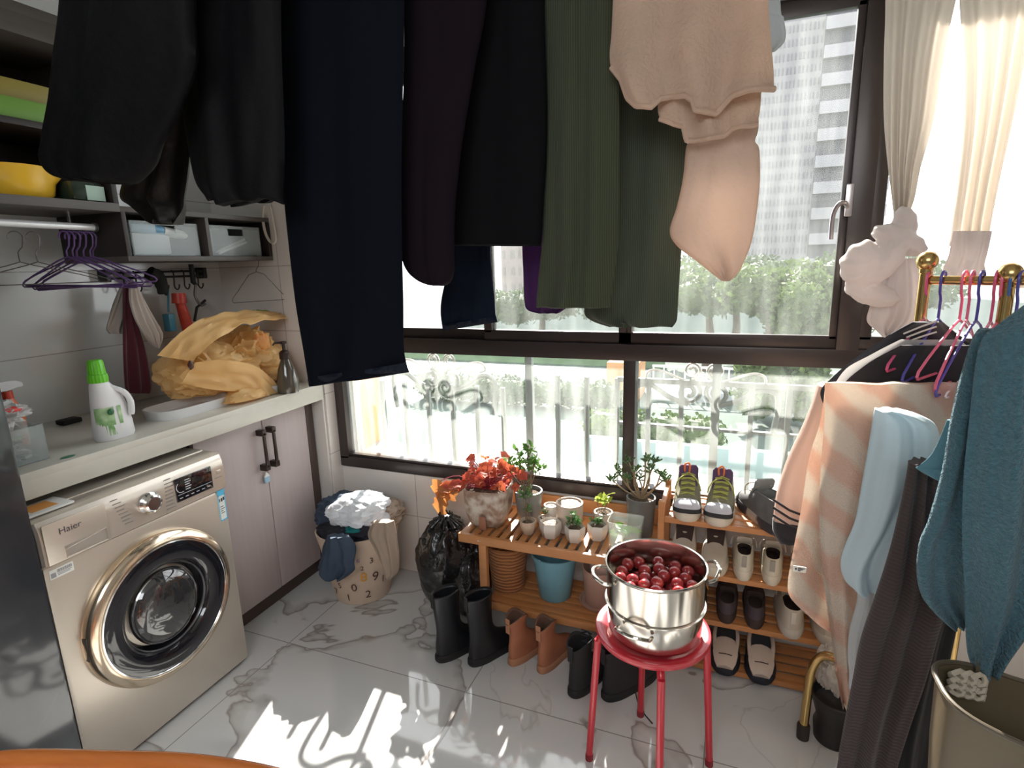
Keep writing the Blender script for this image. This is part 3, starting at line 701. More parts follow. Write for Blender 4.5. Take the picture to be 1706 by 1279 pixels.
def wcloth(name, m, rows, X, label, cat='cloth', waves=3, amp=.010, th=.012, **k):
    mb = MB(); n = 28; rings = []
    Ls = catm([at(r[1], r[0], x=X) for r in rows], 5); Rs = catm([at(r[2], r[0], x=X) for r in rows], 5)
    for j, (a, b) in enumerate(zip(Ls, Rs)):
        v = j/(len(Ls)-1); F_ = []; B_ = []
        for i in range(n+1):
            u = i/n; p = a.lerp(b, u); wv = amp*(.4+.6*v)*(math.sin(2*PI*waves*u+2*v)+.6*nz((u*4, v*2, waves)))
            pr_ = (max(0, 1-(2*u-1)**2))**.5*th
            F_.append(p+V((pr_+wv, 0, 0)));
            if 0 < i < n: B_.append(p+V((-pr_+wv*.6, 0, 0)))
        rings.append(F_+B_[::-1])
    mb.loft(rings); return tag(mb.build(name, m, angle=70), label, cat)
wcloth('cleaning_cloth', mat('dirty_white_cotton', (.46, .41, .37), .9, bump=(60, .4, .004)), [(478, 200, 209), (505, 188, 212), (530, 180, 212), (548, 175, 208), (556, 182, 206)], .10, 'short off white cloth on the hook rail, leftmost', waves=2)
wcloth('cleaning_cloth', mar, [(478, 205, 214), (520, 204, 222), (580, 203, 243), (640, 205, 255), (655, 210, 252)], .13, 'long maroon cloth hanging from the hook rail', waves=2.5)
wcloth('cleaning_cloth', wc, [(472, 215, 228), (500, 214, 240), (530, 222, 256), (558, 238, 270), (580, 256, 262)], .17, 'cream cloth on the hook rail overlapping the maroon one', waves=3)
mb = MB(); mb.ball(at(258, 460, x=.10), (.03, .035, .03), 3, lambda p: 1+.25*nz(p, 2)); mb.tube(catm([at(250, 452, x=.11), at(265, 462, x=.11), at(270, 480, x=.11), at(272, 490, x=.11)], 4), [.022]*4+[.024]*4+[.02]*4+[.016], 12)
mb.tube([at(272, 462, x=.10), at(279, 478, x=.10), at(277, 492, x=.10)], .006, 8)
tag(mb.build('headset_strap', mat('black_fabric', (.012, .011, .012), .85)), 'black padded strap bundle over the hook rail', 'strap')
br_ = thing('scrub_brush', 'small blue brush hanging from the hook rail', 'brush', tuple(at(284, 545, x=.08)))
MB().tube([at(280, 475, x=.08), at(281, 520, x=.08)], .004, 8).build('handle', mat('brush_blue', (.05, .22, .32), .4), br_)
MB().box(at(274, 552, x=.06), at(291, 522, x=.10), .004).build('head', mat('brush_blue', (0, 0, 0)), br_)
rd = mat('red_plastic', (.55, .055, .030), .35)
rt_ = thing('red_duster', 'red cylindrical duster hanging from the hook rail', 'duster', tuple(at(308, 545, x=.09)))
MB().tube([at(297, 488, x=.09), at(299, 505, x=.09)], [.027, .030], 16).build('head', rd, rt_)
MB().tube([at(300, 503, x=.09), at(316, 555, x=.09)], [.020, .026], 14).build('sleeve', rd, rt_)
cj = thing('pot_tongs', 'black handled tongs and ladle at the right end of the hook rail', 'tongs', tuple(at(330, 500, x=.08)))
MB().tube([at(318, 440, x=.06), at(322, 470, x=.06), at(328, 476, x=.07)], [.010, .011, .006], 10).build('grip', bk, cj)
MB().tube(catm([at(326, 474, x=.07), at(325, 492, x=.07), at(334, 508, x=.07), at(342, 506, x=.07)], 4), .006, 8).build('blade', mat('steel_grey', (.25, .25, .25), .3, .8), cj)
MB().tube([at(342, 500, x=.07), at(328, 512, x=.07), at(324, 535, x=.07)], .006, 8).build('clip', bk, cj)

# ================================================================ THINGS ON THE COUNTER
# detergent bottle
wp = mat('white_plastic', (.72, .72, .73), .35); gp = mat('green_cap', (.12, .50, .02), .35)
bl = at(192, 728, z=CT); bt = thing('detergent_bottle', 'white detergent bottle with a bright green cap on the counter', 'bottle', tuple(bl))
mb = MB(); rs = []
for z, a, b, o in ((.001, .036, .056, 0), (.01, .038, .060, 0), (.05, .037, .058, 0), (.10, .034, .052, -.002), (.14, .032, .045, -.006), (.165, .029, .036, -.012), (.182, .024, .028, -.018), (.192, .022, .024, -.020)):
    rs.append(ell((bl.x, bl.y+o), a, b, bl.z+z, 32, p=2.6))
mb.loft(rs); mb.build('body', wp, bt)
mb = MB(); mb.tube(catm([bl+V((.018, .000, .172)), bl+V((.034, .030, .150)), bl+V((.036, .046, .115)), bl+V((.036, .042, .07))], 4), [.008]*4+[.009]*4+[.010]*4+[.008], 10); mb.build('handle', wp, bt)
def gear(a, z): return 1+.025*math.cos(18*a)
MB().lathe([(0, .190), (.027, .190), (.028, .205), (.026, .216), (.024, .217), (.022, .255), (.018, .262), (0, .263)], (bl.x, bl.y-.020, bl.z), 54, fn=gear).build('cap', gp, bt)
mb = MB()
lb_ = [ell((bl.x+.0008, bl.y-.004+0), .0375-.0, .058-.003, bl.z+z, 32, p=2.6) for z in (.015, .05, .09)]
rr_ = []
for z, sc in ((.018, 1.008), (.05, 1.012), (.085, 1.02), (.11, 1.03)):
    q = ell((bl.x, bl.y), .0375*(1-.7*(z-.018)), .0585*(1-.9*(z-.018)), bl.z+z, 48, p=2.6)
    rr_.append([V((bl.x+(p.x-bl.x)*sc, bl.y+(p.y-bl.y)*sc, p.z)) for p in q if p.x > bl.x+.004 and p.y < bl.y+.012])
mb.loft(rr_, False, False, closed=False); lbl = mb.build('label', mat('label_green', (.06, .26, .04), .4, col2=(.55, .70, .45), cs=30), bt)
mb = MB(); mb.ball((bl.x+.037, bl.y-.022, bl.z+.095), (.004, .011, .011), 2); mb.build('emblem', mat('emblem_green', (.02, .12, .04), .4), bt)
MB().lathe([(0, .0006), (.032, .0006), (.032, .0012), (0, .0014)], tuple(at(113, 761, z=CT)), 32, sx=.8).b.free()
stc = MB().lathe([(0, .0006), (.013, .0006), (.013, .0012), (0, .0014)], tuple(at(113, 761, z=CT)), 32, sy=1.5)
tag(stc.build('sticker', mat('sticker_green', (.04, .22, .12), .4)), 'small round green sticker on the counter edge', 'sticker')
# white trays under the bag
for (q, rx, ry, h, lb) in ((at(330, 688, z=CT), .085, .16, .036, 'white oval tray under the left half of the yellow bag'), (at(432, 662, z=CT), .12, .13, .036, 'white square tray under the right half of the yellow bag')):
    q = V(q); q.x -= rx*.8; q.y += .02
    if ry < .15: q.y += .11
    mb = MB(); mb.loft([ell(q, rx*.94, ry*.94, CT+.0005, 40, p=3.5), ell(q, rx, ry, CT+h, 40, p=3.5), ell(q, rx*.96, ry*.96, CT+h, 40, p=3.5), ell(q, rx*.9, ry*.9, CT+.004, 40, p=3.5)])
    tag(mb.build('tray', wp), lb, 'tray')
q = at(222, 672, z=CT); q.x -= .06
MB().b.free()
tag(MB().lathe([(0, .0005), (.04, .0005), (.062, .03), (.065, .042), (.060, .042), (.052, .02), (0, .006)], tuple(q), 36).build('soap_dish', mat('stone_white', (.58, .55, .50), .5, col2=(.4, .37, .34), cs=40)), 'small pale dish under the maroon cloth behind the green capped bottle', 'dish')
# yellow bag: crumpled shell over unseen contents
ybag = mat('yellow_thin_plastic', (.98, .76, .40), .36, transl=.5, bump=(16, .3, .008), col2=(.92, .64, .28), cs=5)
def crumple(mb, c, r, seed, sub=5, amp=.16, f1=1.7, f2=4.2, sharp=.10, flat=None):
    def fn(p):
        k = 1+amp*nz(p, f1, seed)*1.6
        k += sharp*(.5-abs(nz(p+V((nz(p, 2.2, seed+5), nz(p, 2.2, seed+6), 0))*.6, f2, seed+2))*2.2)
        k += sharp*.22*(.5-abs(nz(p, f2*2.3, seed+8))*2)
        return k
    c = V(c); st_ = len(mb.b.verts); mb.ball(c, r, sub, fn)
    if flat is not None:
        for v in mb.b.verts:
            if v.co.z < flat: v.co.z = flat+.002*abs(nz(v.co, 20))
    return mb
bc = at(365, 610, x=.36)
yb = thing('plastic_bag', 'large crumpled yellow plastic bag heaped on white trays on the counter', 'bag', (.33, -.45, CT+.037))
mb = MB()
crumple(mb, at(345, 618, x=.34), (.15, .185, .115), 1, 5, .12, 1.4, 2.3, .16, flat=CT+.037)
crumple(mb, at(412, 592, x=.33), (.14, .15, .125), 4, 5, .14, 1.5, 2.6, .18, flat=CT+.045)
crumple(mb, at(450, 625, x=.40), (.09, .09, .08), 7, 4, .14, 1.5, 2.4, .16, flat=CT+.045)
crumple(mb, at(410, 662, x=.49), (.05, .10, .045), 9, 4, flat=CT+.012)
for v in list(mb.b.verts):
    if v.co.x < .02: v.co.x = .02
    if v.co.y > -.10: v.co.y = -.10
o = mb.build('bag_body', ybag, yb, angle=38)
# folded mouth flaps: curved sheets with thickness
def sheet(mb, path_a, path_b, n=10, th=.0015, wob=.006, seed=0):
    A = catm(path_a, 6); B = catm(path_b, 6); m = min(len(A), len(B)); g0 = []; g1 = []
    for i in range(m):
        ra_, rb_ = [], []
        for k in range(n+1):
            p = A[i].lerp(B[i], k/n); nn = (B[i]-A[i]).cross((A[min(i+1, m-1)]-A[max(i-1, 0)]))
            nn = nn.normalized() if nn.length > 1e-9 else V((1, 0, 0))
            p = p + nn*wob*(nz((i*.35, k*.5, seed), 1)*2+.5*nz((i*1.1, k*1.3, seed+4), 1))
            ra_.append(mb.v(p+nn*th)); rb_.append(mb.v(p-nn*th))
        g0.append(ra_); g1.append(rb_)
    for i in range(m-1):
        for k in range(n):
            mb.f([g0[i][k], g0[i][k+1], g0[i+1][k+1], g0[i+1][k]]); mb.f([g1[i][k], g1[i+1][k], g1[i+1][k+1], g1[i][k+1]])
        mb.f([g0[i][0], g0[i+1][0], g1[i+1][0], g1[i][0]]); mb.f([g0[i][n], g1[i][n], g1[i+1][n], g0[i+1][n]])
    mb.f([p for p in g0[0]]+[p for p in g1[0][::-1]]); mb.f([p for p in g0[-1]][::-1]+[p for p in g1[-1]])
    return mb
mb = MB(); X1 = .50
sheet(mb, [at(322, 602, x=.47), at(352, 572, x=.50), at(395, 545, x=.50), at(440, 533, x=.47), at(482, 530, x=.40)],
          [at(262, 592, x=.42), at(300, 555, x=.43), at(345, 528, x=.40), at(405, 518, x=.36), at(470, 520, x=.33)], seed=3, wob=.010)
sheet(mb, [at(325, 604, x=.50), at(375, 600, x=.53), at(430, 612, x=.52), at(470, 650, x=.50)], [at(300, 640, x=.47), at(370, 650, x=.50), at(420, 655, x=.51), at(440, 680, x=.52)], seed=8, wob=.008)

for v in mb.b.verts:
    if v.co.x < .565 and v.co.z < CT+.003: v.co.z = CT+.003
    v.co.y = min(v.co.y, -.10); v.co.x = max(v.co.x, .01)
mb.build('bag_mouth_folds', ybag, yb, angle=60)
mb = MB(); crumple(mb, at(435, 570, x=.44), (.03, .035, .045), 14, 4); mb.build('orange_inner_packet', mat('orange_inner', (.80, .38, .12), .35, transl=.3), yb)
tag(MB().ball(at(318, 608, x=.505), (.006, .011, .017), 3, lambda p: 1+.2*nz(p, 2)).build('dark_date', mat('dark_brown_bit', (.05, .012, .005), .4)), 'small dark brown scrap poking out of the left of the yellow bag', 'scrap')
mb = MB(); rnd = random.Random(3); c0 = at(434, 521, x=.28)
for k in range(26):
    a = rnd.uniform(0, 2*PI); e_ = rnd.uniform(.1, 1.2); p1 = c0+V((math.cos(a)*.03, math.sin(a)*.035, .012*e_)); p2 = c0+V((math.cos(a)*.045, math.sin(a)*.055, -.012+.02*e_))
    mb.tube([c0+V((0, 0, .008)), p1, p2], .0022, 5)
tag(mb.build('green_sprout', mat('sprout_green', (.20, .36, .03), .5)), 'bunch of thin green stems on top of the yellow bag', 'vegetable')
# pump bottle
bp_ = at(497, 652, z=CT); bp_.x -= .035; bp_.y -= .02
pb = thing('pump_bottle', 'dark translucent pump bottle at the window end of the counter', 'bottle', tuple(bp_))
MB().lathe([(0, .0006), (.043, .0006), (.047, .012), (.045, .05), (.034, .105), (.020, .142), (.017, .15), (0, .151)], tuple(bp_), 32).build('body', mat('smoky_glass', (.075, .065, .05), .1, 0, coat=.8), pb)
mb = MB(); mb.lathe([(0, .148), (.022, .148), (.022, .176), (.014, .184), (.007, .186), (.007, .212), (.014, .214), (.014, .224), (0, .226)], tuple(bp_), 20); mb.tube([bp_+V((0, 0, .220)), bp_+V((-.02, -.03, .220)), bp_+V((-.025, -.036, .210))], .004, 8)
mb.build('pump', mat('pump_dark', (.03, .015, .012), .35), pb)
# acrylic box with pegs, at left
bx = thing('acrylic_box', 'clear acrylic box of clothes pegs at the left end of the counter', 'box', (.40, -1.22, CT+.001))
mb = MB(); z0 = CT+.001; X0, X1_, Y0, Y1 = .31, .485, -1.365, -1.20
for q in (((X0, Y0, z0), (X1_, Y1, z0+.004)), ((X0, Y0, z0), (X0+.004, Y1, z0+.105)), ((X1_-.004, Y0, z0), (X1_, Y1, z0+.105)), ((X0, Y0, z0), (X1_, Y0+.004, z0+.105)), ((X0, Y1-.004, z0), (X1_, Y1, z0+.105))): mb.box(*q, .001)
mb.build('box', clear, bx)
rnd = random.Random(11)
pegc = [mat('peg_white', (.66, .64, .58), .5), mat('peg_cream', (.62, .58, .44), .5), mat('peg_brown', (.25, .14, .09), .5), mat('peg_olive', (.25, .27, .12), .5), mat('peg_black', (.03, .03, .03), .5)]
for k in range(34):
    x = rnd.uniform(X0+.03, X1_-.03); y_ = rnd.uniform(Y0+.03, Y1-.03); z = z0+.012+.018*(k//8)+rnd.uniform(0, .004)
    if k < 10: x = X1_-.028
    R_ = Matrix.Translation((x, y_, z)) @ Matrix.Rotation(rnd.uniform(0, PI), 4, 'Z') @ Matrix.Rotation(rnd.uniform(-.3, .3), 4, 'X')
    mb = MB(); mb.box((-.022, -.004, -.003), (.022, -.0008, .003), .001); mb.box((-.022, .0008, -.003), (.022, .004, .003), .001); mb.box((-.004, -.005, -.0034), (.0, .005, .0034))
    mb.xform(R_)
    if k % 4 == 3:
        mb.tube([R_ @ V((.016*math.cos(a), .016*math.sin(a), .006)) for a in [2*PI*j/10 for j in range(10)]], .0025, 6, close=True)
    tag(mb.build('clothes_peg', rnd.choice(pegc)), 'clothes peg in the heap inside the clear acrylic box', 'clothes peg', 'clothes pegs in the acrylic box')
mb = MB(); crumple(mb, (.40, -1.285, z0+.135), (.075, .085, .045), 23, 5, .2, 2.5, 5, .2)
cb_ = mb.build('carrier_bag', mat('white_thin_plastic', (.72, .72, .72), .3, transl=.3, bump=(30, .4, .004))); tag(cb_, 'crumpled white carrier bag with red print on the acrylic box', 'bag')
mb = MB(); crumple(mb, (.448, -1.262, z0+.155), (.014, .035, .012), 25, 3); tag(mb.build('red_print', mat('print_red', (.65, .05, .04), .5), cb_), 'red print')
# spray bottle
sp_ = at(42, 700, z=CT); sp_ = V((.24, -1.155, CT+.0005))
sb = thing('spray_bottle', 'white and red trigger spray bottle behind the acrylic box', 'bottle', tuple(sp_))
MB().lathe([(0, 0), (.034, .0), (.036, .01), (.036, .10), (.030, .125), (.018, .150), (.015, .158), (0, .158)], tuple(sp_), 28, sx=.75).build('body', mat('spray_orange', (.70, .16, .06), .4, col2=(.75, .72, .70), cs=16, contrast=.05), sb)
MB().lathe([(0, .155), (.018, .155), (.017, .178), (0, .179)], tuple(sp_), 24).build('collar', rd, sb)
mb = MB(); rs = [[sp_+V((sx*.009, y_, z)) for sx, z in ((-1, z_-h_), (1, z_-h_), (1, z_+h_), (-1, z_+h_))] for y_, z_, h_ in ((-.060, .196, .007), (-.04, .196, .013), (.0, .194, .015), (.03, .196, .010), (.045, .192, .006))]
mb.loft(rs); mb.build('head', wp, sb)
mb = MB(); mb.tube(catm([sp_+V((0, -.020, .188)), sp_+V((0, -.032, .165)), sp_+V((0, -.038, .145))], 4), .005, 8); mb.build('trigger', rd, sb)
tag(MB().box((.10, -1.28, CT+.0005), (.14, -1.26, CT+.20), .002).build('comb', mat('dotted_comb', (.22, .05, .08), .5, col2=(.7, .6, .6), cs=60)), 'narrow dotted comb standing against the wall at the left edge', 'comb')
q = at(113, 705, z=CT); tag(MB().box(q-V((.02, .03, 0)), q+V((.03, .035, .018)), .007).build('black_sponge', mat('sponge_black', (.015, .015, .015), .9)), 'small black sponge on the counter beside the acrylic box', 'sponge')
q = at(98, 690, z=CT); q.x -= .06
mb = MB(); crumple(mb, q+V((-.02, 0, .03)), (.035, .04, .03), 31, 4); tag(mb.build('blue_wrapper', mat('wrapper_teal', (.10, .30, .36), .35, col2=(.3, .22, .15), cs=22)), 'crumpled teal and brown wrapper behind the black sponge', 'wrapper')

# ================================================================ LAUNDRY BASKET
bk_c = V((.785, -.215, 0)); cream = mat('cream_canvas', (.64, .50, .39), .85, bump=(160, .25, .002))
R0, R1, HB = .125, .185, .335
lb = thing('laundry_basket', 'cream canvas laundry basket printed with numbers, full of clothes', 'basket', tuple(bk_c))
MB().lathe([(0, .002), (R0, .002), (R1, HB), (R1-.004, HB+.002), (R1-.008, HB), (R0-.008, .012), (0, .010)], tuple(bk_c), 64, fn=lambda a, z: 1+.012*math.sin(3*a+2)+.01*math.sin(5*a)*z/HB).build('body', cream, lb)
def oncone(a0, z0_):
    def fn(u, v):
        z = z0_+v; r = (R0+(R1-R0)*z/HB)*1.022+.002; a = a0+u/r
        return bk_c+V((r*math.cos(a), r*math.sin(a), z))
    return fn
brn = mat('number_brown', (.10, .045, .03), .7); orn = mat('number_orange', (.80, .36, .04), .7)
a_c = math.atan2(CAM.y-bk_c.y, CAM.x-bk_c.x)
for ch_, da, z, m_, s_ in (('0', -1.25, .275, brn, .05), ('7', -1.02, .06, brn, .05), ('1', -.52, .045, brn, .05), ('0', -.28, .10, brn, .055), ('8', .02, .15, orn, .065), ('9', .36, .14, brn, .065), ('2', .12, .055, brn, .055), ('1', .62, .11, brn, .05), ('2', .0, .20, brn, .032), ('3', .25, .23, brn, .04), ('1', 1.15, .27, brn, .06), ('6', .0-.08, .243, mat('number_violet', (.20, .12, .30), .7), .03), ('5', -.75, .105, brn, .04)):
    text_mesh(ch_, s_, oncone(a_c+da, z), m_, lb, 'number')
den = mat('dark_denim', (.030, .050, .085), .85, bump=(220, .3, .002), col2=(.045, .07, .11), cs=18)
def blob_cloth(name, m, c, r, seed, label, cat='clothing', amp=.2, sub=5, sharp=.16, f2=2.6, extra=None):
    mb = MB(); crumple(mb, c, r, seed, sub, amp, 1.6, f2, sharp)
    if extra: extra(mb)
    return tag(mb.build(name, m, angle=70), label, cat)
blob_cloth('jeans_bundle', den, bk_c+V((-.085, .02, .37)), (.115, .12, .085), 41, 'bundled dark blue jeans at the back left of the laundry basket')
blob_cloth('dark_shirt', mat('dark_shirt', (.02, .02, .03), .85), bk_c+V((-.0, -.06, .345)), (.15, .10, .055), 47, 'dark shirt under the white bag in the laundry basket')
blob_cloth('teal_shirt', mat('teal_cloth', (.01, .20, .20), .8), bk_c+V((.05, -.0, .37)), (.12, .12, .055), 43, 'teal cloth peeping out beneath the white bag in the basket')
blob_cloth('white_net_bag', mat('white_sheer_plastic', (.80, .82, .86), .3, transl=.35, bump=(24, .5, .006)), bk_c+V((.045, -.035, .43)), (.135, .125, .07), 45, 'shiny white plastic bag on top of the laundry basket', 'bag', sharp=.14)
blob_cloth('beige_trousers', mat('beige_cloth', (.36, .28, .22), .85), bk_c+V((.13, .04, .385)), (.075, .12, .05), 48, 'beige trousers bundled at the right rim of the laundry basket')
# hanging denim leg and beige leg over the rim
Yr = bk_c.y-R1-.02
jl = drape('denim_leg', den, [(892, 545, 580), (912, 536, 592), (935, 532, 590), (950, 530, 590), (965, 545, 572)], -.44, th=.022, waves=2, amp=.014, seed=4)
tag(jl, 'dark denim trouser leg hanging over the front rim of the laundry basket', 'clothing')
def shift(o, d): o.location = V(o.location)+V(d)
bg_ = drape('beige_sleeve', mat('beige_cloth', (.36, .28, .22), .85), [(868, 622, 655), (890, 612, 660), (915, 625, 662), (940, 636, 664), (955, 645, 662), (962, 648, 655)], -.36, th=.02, waves=2, amp=.008, seed=6)
tag(bg_, 'beige sleeve hanging over the right rim of the laundry basket', 'clothing')

# ================================================================ BENCH
bw_ = mat('honey_bamboo', (.52, .23, .085), .42, col2=(.44, .18, .06), cs=5, stretch=(1, 10, 10), cd_=5)
BX0, BX1, BY0, BY1, BZ = 1.375, 2.125, -.355, -.045, .452
be = thing('slatted_bench', 'low honey coloured slatted wooden bench carrying the potted plants', 'bench', ((BX0+BX1)/2, -.2, 0))
MB().box((BX0, BY0, BZ-.036), (BX1, BY0+.018, BZ), .003).build('front_apron', bw_, be)
MB().box((BX0, BY1-.018, BZ-.036), (BX1, BY1, BZ), .003).build('back_apron', bw_, be)
MB().box((BX0, BY0+.018, BZ-.036), (BX0+.018, BY1-.018, BZ-.004), .003).build('side_apron', bw_, be)
n_s = 19
for k in range(n_s):
    x = BX0+.012+k*(BX1-BX0-.05)/(n_s-1); MB().box((x, BY0+.0185, BZ-.014), (x+.026, BY1-.0185, BZ-.001), .002).build('slat', bw_, be)
for x, y_ in ((BX0+.085, BY0+.004), (BX0+.085, BY1-.03), (BX1-.03, BY0+.004), (BX1-.03, BY1-.03)):
    MB().box((x, y_, 0), (x+.032, y_+.024, BZ-.036), .003).build('leg', bw_, be)
LZ = .165
MB().box((BX0+.117, BY0+.012, LZ-.03), (BX1-.03, BY0+.028, LZ), .003).build('lower_front_rail', bw_, be)
for k in range(6): MB().box((BX0+.105, BY0+.035+k*.043, LZ-.012), (BX1-.02, BY0+.07+k*.043, LZ-.001), .002).build('lower_slat', bw_, be)
MB().box((BX0-.0, BY1+.005, BZ+.01), (BX1+.0, BY1+.022, BZ+.065), .003).build('back_rail', bw_, be)
for x in (BX0+.02, BX0+.37, BX1-.05): MB().box((x, BY1, BZ-.03), (x+.025, BY1+.005, BZ+.065), .002).build('rail_bracket', bw_, be)
mb = MB()
for x in (BX0+.088, BX0+.098): mb.ball((x, BY0-.001, BZ-.018), .0035, 2)
tag(mb.build('screws', mat('screw_metal', (.8, .75, .65), .3, 1), be), kind=None)

soil = mat('potting_soil', (.06, .038, .025), .95, bump=(180, 1, .01), col2=(.20, .15, .10), cs=90)
pebbles = mat('pale_gravel', (.30, .20, .15), .8, bump=(120, 1, .01), col2=(.62, .52, .45), cs=85)
def pot(name, label, c, prof, m, soilz, soil_m, n=40, fn=None, sx=1, sy=1, cat='plant pot', group=None, rot=0):
    t = thing(name, label, cat, c, group)
    mb = MB(); mb.lathe(prof, (0, 0, 0), n, sx, sy, fn=fn); mb.xform(Matrix.Translation(c) @ Matrix.Rotation(rot, 4, 'Z')); mb.build('pot', m, t, angle=50)
    rr = [r for r, z in prof[-2:]]
    r_s = min(p[0] for p in prof[len(prof)//2:] if abs(p[1]-soilz) < .035 and p[0] > 0) if any(abs(p[1]-soilz) < .035 and p[0] > 0 for p in prof[len(prof)//2:]) else prof[-2][0]
    mb = MB(); mb.lathe([(r_s, soilz), (r_s*.7, soilz+.004), (r_s*.3, soilz+.006), (0, soilz+.006)], (0, 0, 0), n, sx, sy, fn=fn)
    for v in mb.b.verts: v.co.z += .003*nz(v.co, 60)
    mb.xform(Matrix.Translation(c) @ Matrix.Rotation(rot, 4, 'Z')); mb.build('soil', soil_m, t); return t
def cyl_prof(rb, rt, h, th=.006, rim=0): return [(0, .0005), (rb*.94, .0005), (rb, .004), (rt-rim, h-.012), (rt, h-.010), (rt, h-.001), (rt-th, h), (rt-th-.001, h-.012), (rb*.9, h*.35), (0, h*.3)]
def sq(a, z): # rounded square
    p = 4.5; return 1/((abs(math.cos(a))**p+abs(math.sin(a))**p)**(1/p))
T = BZ
# big crackled square pot with begonia
crk = mat('crackle_glaze', (.58, .52, .45), .55, col2=(.30, .19, .13), cs=26, cd_=8, bump=(90, .5, .004), contrast=.12)
c = (1.452, -.215, T)
bgp = pot('begonia_pot', 'large crackled square pot with red leaved begonia on the bench', c,
          [(0, .0005), (.060, .0005), (.070, .010), (.086, .06), (.090, .11), (.090, .155), (.088, .160), (.083, .158), (.082, .13), (.07, .05), (0, .04)], crk, .138, soil, 64, sq, cat='potted plant', rot=.12)
mb = MB(); 
for k in range(12):
    a = -PI/2+.55+k*0
cc = V(c)
mb.loft([[cc+V((.012+x, -.0915-.006*(1-abs(x)/.03), z)) for x in (-.018, -.008, .004, .014)] for z in (.006, .03)]+[[cc+V((.012+x*.9, -.094-.006*(1-abs(x)/.03), z)) for x in (-.017, -.008, .004, .013)] for z in (.05, .062)], closed=False, cap0=False, cap1=False)
for v in mb.b.verts: pass
mb.build('bare_clay_patch', mat('bare_clay', (.32, .14, .08), .9), bgp)
red1 = mat('begonia_leaf', (.50, .07, .06), .45, col2=(.60, .16, .06), cs=22, transl=.55)
brn1 = mat('begonia_old_leaf', (.40, .13, .04), .55, col2=(.55, .26, .08), cs=18, transl=.35)
stm = mat('red_stem', (.30, .03, .05), .5)
rnd = random.Random(21)
mbs = MB(); mbl = MB(); mbo = MB()
for k in range(64):
    a = rnd.uniform(0, 2*PI); el = rnd.uniform(.25, 1.3); L_ = rnd.uniform(.08, .17)
    d = V((math.cos(a)*math.cos(el), math.sin(a)*math.cos(el), math.sin(el)))
    if k % 8 in (0,): a = PI*1.08+rnd.uniform(-.4, .4); d = V((math.cos(a), math.sin(a), .12)); L_ = rnd.uniform(.12, .19)
    b0 = cc+V((rnd.uniform(-.02, .02), rnd.uniform(-.02, .02), .14)); e = b0+d*L_+V((0, 0, -.015))
    mbs.tube(catm([b0, b0.lerp(e, .5)+V((0, 0, .012)), e], 3), .0018, 5)
    hd = V((math.cos(a+rnd.uniform(-.6, .6)), math.sin(a), rnd.uniform(-.7, .25)))
    leaf(mbo if k % 8 == 0 else mbl, e-hd*.015, hd, (rnd.uniform(-.4, .4), -.6, .8), rnd.uniform(.030, .058), rnd.uniform(.014, .025), 2, .35, 7)
for px, py in ((735, 800), (745, 815), (758, 808), (738, 830)):
    e = at(px, py, y=-.20); leaf(mbo, e, (-.4+rnd.uniform(-.3, .3), -.1, -.8), (-.2, -1, .2), .088, .042, 2, .3, 7); mbs.tube(catm([cc+V((-.03, 0, .14)), cc.lerp(e, .6)+V((0, 0, .09)), e], 3), .002, 5)
mbs.build('stems', stm, bgp); mbl.build('leaves', red1, bgp, angle=80); mbo.build('old_leaves', brn1, bgp, angle=80)
# grey pot with lime plant
jl_ = mat('jade_leaf', (.07, .17, .035), .35, transl=.3, col2=(.16, .32, .06), cs=14)
gpot = mat('grey_glaze', (.22, .22, .21), .45)
c = (1.605, -.165, T)
t = pot('citrus_plant', 'grey pot with a small glossy leaved tree behind the crackled pot', c, cyl_prof(.044, .057, .135), gpot, .118, soil, cat='potted plant')
def bush(t, c, base_z, tips, m, leafL, leafW, nl, stem_m, seed, sr=.0022, spread=.02, upb=.3):
    rnd = random.Random(seed); a = MB(); l = MB(); c = V(c)
    for tp in tips:
        tp = V(tp); b = c+V((rnd.uniform(-.008, .008), rnd.uniform(-.008, .008), base_z)); mid = b.lerp(tp, .5)+V((rnd.uniform(-.01, .01), rnd.uniform(-.01, .01), .008))
        a.tube(catm([b, mid, tp], 4), sr, 6)
        for k in range(nl):
            p = mid.lerp(tp, .3+.7*rnd.random()) + V((rnd.uniform(-1, 1), rnd.uniform(-1, 1), rnd.uniform(-1, 1)))*spread*.5
            d = V((rnd.uniform(-1, 1), rnd.uniform(-1, 1), rnd.uniform(-.4, 1)+upb))
            leaf(l, p, d, (rnd.uniform(-1, 1), rnd.uniform(-1, 1), 1), leafL*rnd.uniform(.7, 1.2), leafW, 0, .25, 4)
    a.build('stems', stem_m, t); l.build('leaves', m, t, angle=80)
wst = mat('woody_stem', (.22, .14, .09), .8)
rnd = random.Random(5)
bush(t, c, .12, [at(x, y_, y=-.16+rnd.uniform(-.03, .03)) for x, y_ in ((848, 760), (862, 748), (880, 742), (895, 755), (890, 770), (865, 775), (835, 768), (878, 762), (900, 775))], jl_, .030, .008, 14, wst, 31, .0025, .03)
